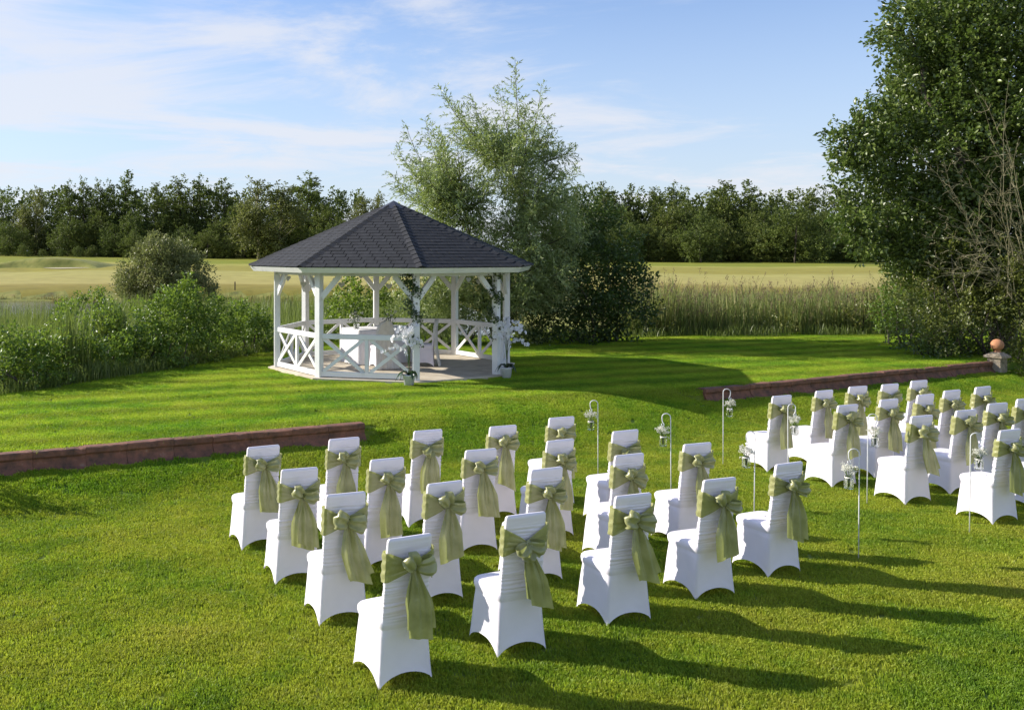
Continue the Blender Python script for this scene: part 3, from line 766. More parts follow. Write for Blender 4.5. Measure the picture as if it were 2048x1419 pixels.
def back_mesh(cs):
    G = []; K = 96; S = 8
    for i in range(K + 1):
        z = .43 + (1.03 - .43) * i / K
        t = i / K
        hw = .176 - .010 * t; th = .027 - .006 * t
        e = 1.0
        if z > 1.005: e = math.sqrt(max(0.02, 1 - ((z - 1.005) / .0262) ** 2))
        cy = yb(z) + th
        ring = seat_ring(hw - .018 * (1 - e), th * e, cy, 5.5, z, S)
        ru = 1.0 if z < .93 else max(.15, 1 - (z - .93) / .05)
        if z < .46: ru *= .4
        for q, p in enumerate(ring):
            w_ = mnoise.noise(Vector((p.x * 4.0 + (5 if p.y > cy else 0), 0.3 + cs * 3, z * 88))) * .0105 + mnoise.noise(Vector((p.x * 9.0, 7.7 + cs, z * 170))) * .004
            dirv = Vector((p.x / hw * .4, (p.y - cy) / th, 0))
            ring[q] = p + dirv * (w_ * ru)
        G.append(ring)
    m = MB(); m.grid(G, closed_u=True); m.add(G[-1], [tuple(range(len(G[-1])))]); return m.mesh('back_cover', True)
KZ = 0.835
def sash_meshes(seed):
    r = random.Random(seed); ph = r.uniform(0, 6); kx = r.uniform(-.015, .02)
    kz = KZ + r.uniform(-.012, .012); out = {}
    m = MB(); U = 30; Vn = 14
    # rear band, pinched at the knot
    G = []
    zt_l, zb_l, zt_r, zb_r = .940 + r.uniform(-.02, .012), .735 + r.uniform(-.02, .02), .948 + r.uniform(-.02, .012), .745 + r.uniform(-.02, .02)
    for i in range(U + 1):
        x = -.183 + .366 * i / U; dd = abs(x - kx) / .183; e = min(1, max(0, dd)) ** .85
        zt_, zb_ = (zt_l, zb_l) if x < kx else (zt_r, zb_r)
        top = kz + .012 + (zt_ - kz - .012) * e; bot = kz - .024 + (zb_ - kz + .024) * e
        row = []
        for j in range(Vn + 1):
            v = j / Vn; z = bot + (top - bot) * v
            fold = .0105 * math.sin(v * 19 + ph + 2.2 * mnoise.noise(Vector((x * 7, v * 2, seed)))) + .004 * math.sin(v * 43 + ph * 2)
            hw = .180
            edge = max(0, abs(x) - .168) / .015
            row.append(Vector((x, yb(z) - .011 - .014 * (1 - e) - abs(fold) * (1 - .3 * e) + .012 * edge ** 2, z)))
        G.append(row)
    m.grid(G)
    # sides and front
    G = []
    loop = [(-.183, -.005), (-.190, .02), (-.189, .045), (-.175, .064), (-.09, .068), (0, .069), (.09, .068), (.175, .064), (.189, .045), (.190, .02), (.183, -.005)]
    for i, (x, y) in enumerate(loop):
        t = i / (len(loop) - 1); zt_ = zt_l + (zt_r - zt_l) * t; zb_ = zb_l + (zb_r - zb_l) * t; row = []
        for j in range(Vn + 1):
            v = j / Vn; z = zb_ + (zt_ - zb_) * v
            f = .004 * math.sin(v * 19 + ph + i)
            nx = -1 if i < 3 else (1 if i > 7 else 0); ny = 1 if 3 <= i <= 7 else 0
            row.append(Vector((x + nx * f, yb(z) + y + ny * f, z)))
        G.append(row)
    m.grid(G)
    out['sash'] = m.mesh('sash', True)
    ky = yb(kz) - .034
    K0 = Vector((kx, ky, kz - .003))
    # knot
    G = []
    for i in range(11):
        t = -math.pi / 2 + math.pi * i / 10; row = []
        for k in range(16):
            a = 2 * math.pi * k / 16; rr = 1 + .16 * math.sin(a * 3 + ph) * math.cos(t) + .08 * math.sin(a * 7 + t * 3)
            row.append(K0 + Vector((.021 * math.cos(t) * math.cos(a) * rr + .008 * math.sin(t * 2), .017 * math.cos(t) * math.sin(a) * rr - .004, .030 * math.sin(t))))
        G.append(row)
    m = MB(); m.grid(G, closed_u=True); out['knot'] = m.mesh('knot', True)
    for side, nm in ((-1, 'bow_loop_a'), (1, 'bow_loop_b')):
        L = r.uniform(.105, .135) if side < 0 else r.uniform(.115, .15)
        al = r.uniform(.05, .85) if side < 0 else r.uniform(-.35, .25)
        if side < 0: al = r.uniform(.45, 1.05) * (1 if r.random() < .6 else -1)
        D = r.uniform(.038, .055); W = r.uniform(.058, .078); p2 = r.uniform(0, 6); G = []
        dv = Vector((side * math.cos(al), 0, math.sin(al) - .12)).normalized(); wv = Vector((-dv.z * side, 0, dv.x * side)).normalized()
        for i in range(25):
            a = i / 24; al_ = L * (1 - math.cos(2 * math.pi * a)) / 2; dp = D * math.sin(2 * math.pi * a) * (.55 + .45 * math.sin(math.pi * a))
            half = .012 + (W - .012) * math.sin(math.pi * a) ** .75; row = []
            for j in range(13):
                b_ = -1 + 2 * j / 12
                f = (.014 * math.sin(b_ * 5.2 + p2 + a * 3) + .006 * math.sin(b_ * 11 + p2)) * math.sin(math.pi * a) ** .5
                curl = -.016 * b_ * b_ * math.sin(math.pi * a)
                row.append(K0 + dv * (al_ * (1 - .10 * b_ * b_) + curl + .35 * f) + wv * (half * b_ + .004 * math.sin(a * 9 + p2)) + Vector((0, -.018 - (D * .75) * math.sin(math.pi * a) ** .8 + dp * .85 + f, 0)))
            G.append(row)
        m = MB(); m.grid(G); out[nm] = m.mesh('bow_loop', True)
    sw = r.uniform(-.02, .12)
    for q, nm in enumerate(('tail_a', 'tail_b')):
        L = r.uniform(.40, .46) + (.03 if q else 0); s_ = sw + (r.uniform(-.03, .07) if q else 0); p2 = r.uniform(0, 6); hw = r.uniform(.078, .108); cut = r.uniform(-.03, .05); G = []
        fo = r.uniform(5, 8)
        for i in range(27):
            v = i / 26; half = .014 + (hw - .014) * min(1, v * 1.9) ** .75 * (1 + .12 * v); row = []
            for j in range(17):
                b_ = -1 + 2 * j / 16
                f = .013 * math.sin(b_ * fo + p2 + 1.2 * v) * (1 - .45 * v) * min(1, v * 5) + .005 * math.sin(b_ * 13 + p2 + v * 4) * (1 - v)
                z = K0.z - .012 - (L + cut * b_) * v
                x = K0.x + s_ * v ** 1.25 + half * b_ + .006 * math.sin(v * 6 + p2)
                yy = K0.y - .006 - .011 * q - .014 * math.sin(v * 2.6) + f - .018 * v
                row.append(Vector((x, yy, z)))
            G.append(row)
        m = MB(); m.grid(G); out[nm] = m.mesh('tail', True)
    return out
COV = [cover_mesh(c) for c in range(4)]; BK = [back_mesh(c) for c in range(4)]; cov_me = COV[0]
for me in COV + BK: me.materials.append(cover_m)
SASH = []
for sd in range(16):
    d = sash_meshes(31 + sd)
    for v in d.values(): v.materials.append(satin)
    SASH.append(d)
def make_chair(x, y, rz, variant, label, group, z=ZLOW):
    t = empty('chair', (x, y, z), rz, label, 'chair', group)
    t.scale = (rnd.uniform(.98, 1.02), rnd.uniform(.98, 1.02), rnd.uniform(.988, 1.008)); link('seat_cover', COV[rnd.randrange(4)], None, t); link('back_cover', BK[rnd.randrange(4)], None, t)
    S = SASH[variant % len(SASH)]
    s_ = link('sash', S['sash'], None, t); s_.location.z = rnd.uniform(-.018, .012)
    for a, b in (('knot', 'knot'), ('bow_loop', 'bow_loop_a'), ('bow_loop', 'bow_loop_b'), ('tail', 'tail_a'), ('tail', 'tail_b')): link(a, S[b], None, s_)
    return t
TCH = 0.385
def chair_at(xl, xr, ytop, dr=0.0):
    ym = ytop + .012 * (ytop - PY); rz = TCH + dr
    p = P((xl + xr) / 2, ym, ZLOW + 1.03)
    o_ = Vector((0, yb(1.03), 0)); o_.rotate(Matrix.Rotation(rz, 3, 'Z'))
    return p.x - o_.x, p.y - o_.y, rz
LB = [[(777, 868, 1063), (1012, 1098, 1023), (1232, 1307, 983), (1411, 1474, 950), (1553, 1610, 920)],
      [(653, 735, 983), (855, 930, 957), (1062, 1130, 931), (1233, 1291, 904), (1371, 1425, 883)],
      [(564, 637, 930), (741, 811, 912), (933, 995, 892), (1095, 1151, 873), (1228, 1280, 856)],
      [(495, 562, 885), (660, 721, 873), (828, 887, 857), (983, 1033, 848), (1102, 1149, 831)]]
RB = [[(1997, 2052, 853)],
      [(1824, 1870, 828), (1916, 1955, 815), (1981, 2016, 803), (2038, 2072, 793)],
      [(1675, 1721, 806), (1763, 1800, 794), (1838, 1870, 786), (1890, 1925, 777), (1955, 1983, 769)],
      [(1545, 1587, 786), (1632, 1672, 778), (1700, 1737, 770), (1767, 1799, 763), (1825, 1857, 757)]]
ORD = ['first', 'second', 'third', 'fourth', 'fifth']
ROWN = ['back row', 'third row', 'second row', 'front row']
k = 0
for blk, name in ((LB, 'left'), (RB, 'right')):
    for ri, row in enumerate(blk):
        for ci, (xl, xr, yt) in enumerate(row):
            x, y, rz = chair_at(xl, xr, yt, rnd.uniform(-.06, .06)); k += 1
            lab = 'white covered chair with sage bow, %s from left in %s of %s block' % (ORD[ci], ROWN[ri], name)
            make_chair(x, y, rz, (k * 5 + ri) % 16, lab, 'white covered chairs in rows of the %s block' % name)
            if blk is RB and ri == 0:
                make_chair(x + .80, y + .50, rz, 3, 'white covered chair cut off by the right edge of the photo', 'white covered chairs in rows of the right block')

# ------------------------------------------------------------------ shepherd hooks with flower jars
def hook_mesh(side):
    m = MB(); H = 1.045; w_ = 0.048
    pts = [(0, 0, -0.02), (0, 0, .5), (0, 0, H - w_ - .02)]
    for i in range(1, 13):
        a = math.pi * i / 12; pts.append((side * (w_ - w_ * math.cos(a)), 0, H - w_ + (w_ * math.sin(a))))
    pts += [(side * .094, 0, H - .085), (side * .088, 0, H - .105), (side * .076, 0, H - .122), (side * .074, 0, H - .135), (side * .080, 0, H - .146), (side * .092, 0, H - .146), (side * .100, 0, H - .135), (side * .102, 0, H - .120)]
    m.tube(pts, .0052, 7); return m.mesh('hook', True)
HK = {s: hook_mesh(s) for s in (-1, 1)}
for v in HK.values(): v.materials.append(hook_m)
m = MB(); m.lathe([(.036, 0), (.041, .004), (.043, .015), (.043, .085), (.040, .097), (.032, .104), (.033, .120), (.030, .120), (.029, .104), (.037, .095), (.040, .084), (.040, .016), (.036, .007)], 16, cap1=True)
jar_me = m.mesh('glass_jar', True); jar_me.materials.append(glass)
m = MB(); m.lathe([(.034, .100), (.037, .101), (.037, .112), (.034, .113)], 14, cap0=False, cap1=False)
for s_ in (-1, 1): m.tube([(s_ * .01 - .02, -.036, .107), (-.02 + s_ * .024, -.046, .100), (-.02 + s_ * .030, -.042, .078)], .004, 4)
m.tube([(-.037, 0, .11), (-.03, 0, .19), (0, 0, .235), (.03, 0, .19), (.037, 0, .11)], .0016, 4)
rib_me = m.mesh('ribbon', True); rib_me.materials.append(twine_m)
def spray_meshes(seed):
    r = random.Random(seed); m = MB(); st = MB()
    heads = []
    for i in range(26):
        a, e = r.uniform(0, 6.28), math.acos(r.uniform(-.15, 1)); rr = r.uniform(.045, .088)
        heads.append(Vector((rr * math.sin(e) * math.cos(a), rr * math.sin(e) * math.sin(a), .165 + .80 * rr * math.cos(e))))
    for h in heads:
        st.tube([(h.x * .1, h.y * .1, .02), (h.x * .25, h.y * .25, .11), h], .0014, 3)
        for _ in range(15):
            c = h + Vector((r.gauss(0, .010), r.gauss(0, .010), r.gauss(0, .009))); q = r.uniform(.0032, .0062)
            m.add([c + Vector(v) * q for v in ((1, 0, 0), (-1, 0, 0), (0, 1, 0), (0, -1, 0), (0, 0, 1), (0, 0, -1))], [(0, 2, 4), (2, 1, 4), (1, 3, 4), (3, 0, 4), (2, 0, 5), (1, 2, 5), (3, 1, 5), (0, 3, 5)])
    a, b = m.mesh('blossoms'), st.mesh('stems', True); a.materials.append(gyp_m); b.materials.append(stem_m); return a, b
SPR = [spray_meshes(s) for s in (3, 4, 5)]
HOOKS = [(1717, 1703, 898, -1, 'nearest on the left side of the aisle'), (1508, 1500, 862, -1, 'second nearest on the left side of the aisle'),
         (1342, 1330, 827, -1, 'third nearest on the left side of the aisle'), (1196, 1183, 800, -1, 'farthest on the left side of the aisle'),
         (1939, 1947, 865, 1, 'nearest on the right side of the aisle'), (1734, 1745, 827, 1, 'second nearest on the right side of the aisle'),
         (1576, 1585, 808, 1, 'third nearest on the right side of the aisle'), (1446, 1457, 777, 1, 'farthest on the right, near the wall end')]
for i, (xp, xm, yt, sd, lab) in enumerate(HOOKS):
    p = P(xp, yt, ZLOW + 1.045); rz = rnd.uniform(-.25, .25)
    o = link('shepherd_hook', HK[sd]); o.location = (p.x, p.y, ZLOW); o.rotation_euler = (rnd.uniform(-.015, .015), rnd.uniform(-.012, .02), rz)
    tag(o, 'thin white shepherd hook, ' + lab, 'hook', 'white shepherd hooks lining the aisle')
    q = Vector((sd * .086, 0, 1.045 - .146 - .232)); q.rotate(Matrix.Rotation(rz, 3, 'Z'))
    j = empty('flower_jar', (p.x + q.x, p.y + q.y, ZLOW + q.z), rnd.uniform(0, 6), 'hanging glass jar of gypsophila, ' + lab, 'flower jar', 'gypsophila jars hanging on the hooks')
    link('glass_jar', jar_me, None, j); link('ribbon', rib_me, None, j)
    link('blossoms', SPR[i % 3][0], None, j, 'stuff'); link('stems', SPR[i % 3][1], None, j, 'stuff')

# ------------------------------------------------------------------ ceremony table, hood chairs, vases in the gazebo
TA = math.atan2(0.46, 0.89)
tb = empty('covered_table', (0.02 + .75 * math.cos(TA) - .45 * math.sin(TA), 20.08 + .75 * math.sin(TA) + .45 * math.cos(TA), 0.034), TA, 'long table under a floor-length white cloth inside the gazebo', 'table')
m = MB(); G = []
for t, z in ((0, .752), (.5, .752), (.97, .752), (1.0, .745), (1.005, .72)): G.append(seat_ring(.75 * max(t, .01), .45 * max(t, .01), 0, 16, z, 16))
for i in range(1, 11):
    t = i / 10; rr = seat_ring(.755 + .03 * t, .455 + .03 * t, 0, 16, .72 - .71 * t, 16)
    for q_, p in enumerate(rr):
        f = 1 + .05 * t * math.sin(q_ * 1.9) + .01 * t * math.sin(q_ * .7); rr[q_] = Vector((p.x * (1 + (f - 1) * .5), p.y * f, p.z))
    G.append(rr)
m.grid(G, closed_u=True); m.build('tablecloth', cloth_m, tb, smooth=True)
m = MB(); m.box((0, 0, .73), (1.46, .86, .03)); m.build('tabletop', concrete, tb)
for sx in (-1, 1):
    for sy in (-1, 1): m = MB(); m.box((sx * .66, sy * .38, .357), (.05, .05, .712)); m.build('leg', hook_m, tb)
def hood_chair(loc, rz, label):
    t = empty('hood_chair', loc, rz, label, 'chair')
    link('seat_cover', cov_me, None, t)
    m = MB(); G = []
    for i in range(24):
        z = .385 + .60 * i / 23; e = math.sqrt(max(.01, 1 - max(0, (z - .80) / .186) ** 2)); th = .026
        rr = seat_ring(.185 * e + .004, th, yb(z) + th, 5, z, 6)
        G.append([p + Vector((0, mnoise.noise(Vector((p.x * 4, 1, z * 80))) * .004, 0)) for p in rr])
    m.grid(G, closed_u=True); m.build('back_cover', cover_m, t, smooth=True)
    m = MB(); G = []
    for i in range(26):          # organza hood draped over the round back and falling to the floor behind
        z = .015 + .995 * i / 25; e = math.sqrt(max(.005, 1 - max(0, (z - .80) / .212) ** 2)); row = []
        for j in range(25):
            b_ = -1 + 2 * j / 24; s_ = max(0, 1 - z / .8)
            x = b_ * (.205 * e + .05 * s_)
            row.append(Vector((x, yb(max(z, .4)) - .03 - .10 * s_ ** 1.3 + .085 * b_ ** 6 * (1 - s_) + .016 * math.sin(b_ * 11 + z * 2) * (.25 + s_), z)))
        G.append(row)
    m.grid(G); m.build('organza_hood', organza, t, smooth=True)
hood_chair((0.50, 19.62, .034), TA - .1, 'white chair with cream organza hood in front of the gazebo table')
hood_chair((1.43, 20.02, .034), 1.45, 'white chair seen side-on with organza hood trailing to the floor')
def vase(loc, label, seed, big=1.0):
    r = random.Random(seed); v = empty('flower_vase', loc, 0, label, 'vase')
    m = MB(); m.lathe([(.05 * big, 0), (.055 * big, .01), (.055 * big, .13), (.05 * big, .135), (.048 * big, .13), (.048 * big, .015)], 14); m.build('glass_jar', glass, v, smooth=True)
    m = MB(); lv = MB(); fl = MB()
    for i in range(16):
        a, rr, zz = r.uniform(0, 6.28), r.uniform(.02, .13) * big, r.uniform(.17, .34) * big
        tip = Vector((rr * math.cos(a), rr * math.sin(a), zz)); m.tube([(tip.x * .15, tip.y * .15, .02), (tip.x * .4, tip.y * .4, .13), tip], .003, 4)
        if i % 2 == 0:
            for _ in range(9):
                c = tip + Vector((r.gauss(0, .014), r.gauss(0, .014), r.gauss(0, .012))); q = r.uniform(.012, .022); n_ = Vector((r.gauss(0, 1), r.gauss(0, 1), r.gauss(0, 1))).normalized(); s1 = n_.orthogonal().normalized(); s2 = n_.cross(s1)
                fl.add([c + s1 * q, c + s2 * q, c - s1 * q, c - s2 * q, c + n_ * q * .6], [(0, 1, 4), (1, 2, 4), (2, 3, 4), (3, 0, 4)])
        else:
            for _ in range(8):
                c = tip + Vector((r.gauss(0, .025), r.gauss(0, .025), r.gauss(0, .03))); q = r.uniform(.02, .035); n_ = Vector((r.gauss(0, 1), r.gauss(0, 1), r.gauss(0, 1))).normalized(); s1 = n_.orthogonal().normalized(); s2 = n_.cross(s1)
                lv.add([c + s1 * q, c + s2 * q * .4, c - s1 * q, c - s2 * q * .4], [(0, 1, 2, 3)])
    m.build('stems', stem_m, v, kind='stuff'); fl.build('blossoms', gyp_m, v, kind='stuff'); lv.build('foliage', lf_orchid, v, kind='stuff')
vase(PD(713, 659, 20.45) * 1.0 + Vector((0, 0, 0)), 'glass jar of cream roses on the left end of the gazebo table', 5, 1.15)
vase(PD(779, 657, 20.75), 'glass jar of greenery and flowers at the middle of the gazebo table', 9, 1.15)

# hanging hearts under the eaves
def heart_mesh(s):
    n = 22; pr = []
    for i in range(n):
        t = 2 * math.pi * i / n; pr.append((s * 16 * math.sin(t) ** 3 / 17, s * (13 * math.cos(t) - 5 * math.cos(2 * t) - 2 * math.cos(3 * t) - math.cos(4 * t)) / 17))
    m = MB(); vs = [(x, y_, z) for y_ in (-.008, .008) for x, z in pr]
    m.add(vs, [tuple(range(n)), tuple(range(n, 2 * n))[::-1]] + [(i, n + i, n + (i + 1) % n, (i + 1) % n) for i in range(n)]); return m.mesh('heart')
he_me = heart_mesh(.072); he_me.materials.append(heart_m)
HEARTS = [(576, 556, 20.4, 'leftmost, below the left eave'), (607, 568, 19.6, 'low on a long string beside the left post'), (671, 560, 21.5, 'upper of the pair right of the near left post'), (683, 569, 19.2, 'lower of the pair right of the near left post'),
          (778, 572, 19.0, 'beside the ivy, left of the middle post'), (722, 552, 22.3, 'small and high at the back left of the gazebo'), (958, 563, 20.6, 'right side of the gazebo'), (937, 559, 22.2, 'dim and farther back on the right side')]
for i, (px, py, Y, lab) in enumerate(HEARTS):
    p = PD(px, py, Y); h = empty('hanging_heart', p, rnd.uniform(-.7, .7), 'white heart on a string, ' + lab, 'heart decoration', 'heart decorations hanging from the gazebo eaves')
    link('heart', he_me, None, h); m = MB(); m.tube([(0, 0, .04), (0, 0, BZ - .06 - p.z)], .0025, 4); m.build('string', string_m, h)

# orchids in white buckets
def blossom_mesh():
    m = MB()
    for k in range(5):
        a = 2 * math.pi * k / 5 + .3; w_ = .5 if k % 2 else .42; c, s_ = math.cos(a), math.sin(a); L = .042
        m.add([(0, 0, 0), (c * L * .6 - s_ * L * w_, s_ * L * .6 + c * L * w_, .010), (c * L, s_ * L, .004), (c * L * .6 + s_ * L * w_, s_ * L * .6 - c * L * w_, .010)], [(0, 1, 2, 3)])
    m.add([(.006, 0, .004), (-.006, 0, .004), (0, -.014, .014), (0, .004, .016)], [(0, 1, 2), (0, 2, 3), (1, 3, 2)])
    return m.mesh('blossom')
bl_me = blossom_mesh(); bl_me.materials.append(petal)
def orchid(loc, label, seed, hts):
    r = random.Random(seed)
    pot = empty('flower_bucket', loc, r.uniform(0, 3), 'white metal bucket ' + label, 'bucket')
    m = MB(); m.lathe([(.085, 0), (.112, .185), (.120, .19), (.120, .205), (.112, .205), (.104, .19), (.08, .02)], 20); m.build('body', pot_m, pot, smooth=True)
    m = MB(); m.lathe([(.001, .165), (.106, .165)], 16, cap0=False, cap1=False); m.build('soil', bark, pot)
    o = empty('orchid', (loc[0], loc[1], loc[2] + .17), 0, 'tall white orchid with arching flower sprays ' + label, 'orchid')
    for i in range(9):
        a = r.uniform(0, 6.28); L = r.uniform(.16, .30); d = Vector((math.cos(a), math.sin(a), 0)); s_ = Vector((-d.y, d.x, 0)); G = []
        for k in range(7):
            t = k / 6; c = d * (L * t) + Vector((0, 0, .20 * t * (1.1 - t) * 2 * r.uniform(.9, 1.1) - .10 * t * t)); w_ = .038 * math.sin(math.pi * min(1, t * .9 + .12)) ** .6
            G.append([c - s_ * w_, c - Vector((0, 0, .012)), c + s_ * w_])
        m = MB(); m.grid(G); m.build('leaf', lf_orchid, o, smooth=True)
    m = MB(); m.tube([(.02, .01, -.1), (.02, .01, .62)], .006, 5); m.build('support_cane', dry_m, o)
    for i, (h, reach, az) in enumerate(hts):
        d = Vector((math.cos(az), math.sin(az), 0)); pts_ = []
        for k in range(15):
            t = k / 14; z = h * min(1, math.sin(min(1.0, t * 1.25) * math.pi / 2)) - .16 * max(0, t - .7) / .3 * reach * 2; pts_.append(d * (reach * t ** 2.2) + Vector((r.uniform(-.004, .004), r.uniform(-.004, .004), z)))
        m = MB(); m.tube(pts_, .0042, 5); m.build('stem', stem_m, o, smooth=True)
        for k in range(15):
            t = .44 + .56 * k / 14; f = t * 14; a0 = int(min(13, f)); c = pts_[a0].lerp(pts_[a0 + 1], f - a0)
            b_ = link('blossom', bl_me, None, o); b_.location = c + Vector((r.uniform(-.04, .04), r.uniform(-.05, .02), r.uniform(-.035, .03)))
            s_ = r.uniform(.75, 1.2); b_.scale = (s_,) * 3
            dirv = Vector((r.gauss(0, .5) + d.x * .5, -1 + r.gauss(0, .35), r.gauss(0, .35) + .1)); b_.rotation_euler = dirv.to_track_quat('Z', 'Y').to_euler()
SP1 = [(.92, .24, 2.9), (.98, .16, .2), (.80, .34, 3.3), (.84, .10, 4.2), (.58, .46, 3.2), (.70, .28, 5.9), (.90, .20, 4.9)]
p = P(818, 771); orchid((p.x, p.y, 0.0), 'by the middle gazebo post', 4, SP1)
SP2 = [(1.0, .14, 1.4), (.96, .28, .1), (.84, .34, 6.0), (.80, .12, 4.6), (.62, .40, 5.9), (.72, .24, 3.3), (.92, .22, 3.0)]
p = P(1013, 755); orchid((p.x, p.y, 0.0), 'by the right gazebo post', 8, SP2)

# ------------------------------------------------------------------ vegetation
def unit(a): return a / np.maximum(np.linalg.norm(a, axis=1, keepdims=True), 1e-9)
def leaf_arrays(C, D, length, width, r, fold=0.25, jit=0.6, tint=None, updir=0.35):
    """one leaf = two triangles meeting on a folded midrib"""
    n = len(C); D = unit(D + r.normal(0, jit, (n, 3)))
    Nn = r.normal(0, 1, (n, 3)); Nn[:, 2] = np.abs(Nn[:, 2]) + updir
    S = unit(np.cross(D, Nn)); U = np.cross(S, D)
    L = (length * r.uniform(.6, 1.3, n))[:, None]; W = (width * r.uniform(.7, 1.2, n))[:, None]
    m_ = C + D * L * .45
    V = np.stack([C, m_ + S * W * .5 + U * W * fold, C + D * L, m_ - S * W * .5 + U * W * fold], 1).reshape(-1, 3)
    b = np.arange(n) * 4
    T = np.concatenate([np.stack([b, b + 1, b + 2], 1), np.stack([b, b + 2, b + 3], 1)])
    t = np.repeat(np.clip((r.uniform(0, 1, n) if tint is None else tint + r.normal(0, .18, n)), 0, 1), 4)
    return V, T, t
def leaf_mesh(name, parts, mat):
    Vs, Ts, ts = [], [], []; o = 0
    for V, T, t in parts: Vs.append(V); Ts.append(T + o); ts.append(t); o += len(V)
    me = np_mesh(name, np.concatenate(Vs), np.concatenate(Ts), np.concatenate(ts)); me.materials.append(mat); return me
def lobe_leaves(lobes, dens, leaf, width, r, spray=.22, per=26, inner=.35, gap_=.25, droop=0.0, zmin=None, up=.3):
    """leaf sprays spread through lobes (centre, radii); the outer shell is denser and broken by noise"""
    C, D = [], []
    for c, rad in lobes:
        c = np.array(c); rad = np.array(rad if hasattr(rad, '__len__') else (rad, rad, rad)); n = max(6, int(dens * (rad[0] * rad[1] + rad[0] * rad[2] + rad[1] * rad[2]) / 3 * 4))
        d = unit(r.normal(0, 1, (n, 3))); rr = inner + (1.08 - inner) * r.uniform(0, 1, n) ** .45
        p = c + d * rr[:, None] * rad
        keep = np.array([mnoise.noise(Vector(q / max(.5, spray * 4))) > gap_ - .6 + .25 * (x > .9) for q, x in zip(p, rr)])
        p, d = p[keep], d[keep]
        if zmin is not None: k = p[:, 2] > zmin; p, d = p[k], d[k]
        C.append(p); D.append(d)
    C, D = np.concatenate(C), np.concatenate(D)
    out_d = unit(D + np.array([0, 0, up - droop]) + r.normal(0, .45, D.shape))
    t = r.uniform(0, 1, (len(C), per)); off_ = r.normal(0, spray * .33, (len(C), per, 3))
    pts_ = C[:, None, :] + out_d[:, None, :] * (t[..., None] - .4) * spray * 2.0 + off_ * (1 - .5 * t[..., None])
    dirs = np.repeat(out_d[:, None, :], per, 1) + off_ / spray * 1.2
    tint = np.repeat(r.uniform(.15, .85, len(C))[:, None], per, 1).ravel()
    pts_, dirs = pts_.reshape(-1, 3), dirs.reshape(-1, 3)
    if zmin is not None: pts_[:, 2] = np.maximum(pts_[:, 2], zmin - .05)
    return leaf_arrays(pts_, dirs, leaf, width, r, tint=tint)
def limb(m, a, b, r0, r1, r, bend=.12, n=7, sides=6):
    a, b = np.array(a, float), np.array(b, float); L = np.linalg.norm(b - a); k = r.normal(0, bend * L, 3); pts_ = []
    for i in range(n + 1):
        t = i / n; pts_.append(Vector(a + (b - a) * t + k * math.sin(math.pi * t) + r.normal(0, .012 * L, 3) * (0 < i < n)))
    m.tube(pts_, [r0 + (r1 - r0) * i / n for i in range(n + 1)], sides); return pts_
def bush(name, label, cat, lobes, mat, dens, leaf, width, seed, group=None, stems=8, base=None, **kw):
    r = np.random.RandomState(seed); cs = np.array([l[0] for l in lobes]); b = Vector(base) if base is not None else Vector((cs[:, 0].mean(), cs[:, 1].mean(), terrain(cs[:, 0].mean(), cs[:, 1].mean())))
    root = empty(name, b, 0, label, cat, group)
    lob = [(np.array(c) - np.array(b), rd) for c, rd in lobes]
    link('foliage', leaf_mesh('foliage', [lobe_leaves(lob, dens, leaf, width, r, **kw)], mat), None, root, 'stuff')
    m = MB()
    for i in range(stems):
        c, rd = lob[r.randint(len(lob))]; tgt = np.array(c) + r.normal(0, .35, 3) * rd
        limb(m, (r.uniform(-.3, .3) + tgt[0] * .35, r.uniform(-.2, .2) + tgt[1] * .35, -.1), tgt, .03, .008, r, .1, 6, 5)
    m.build('stems', bark, root, True, 'stuff')
    return root

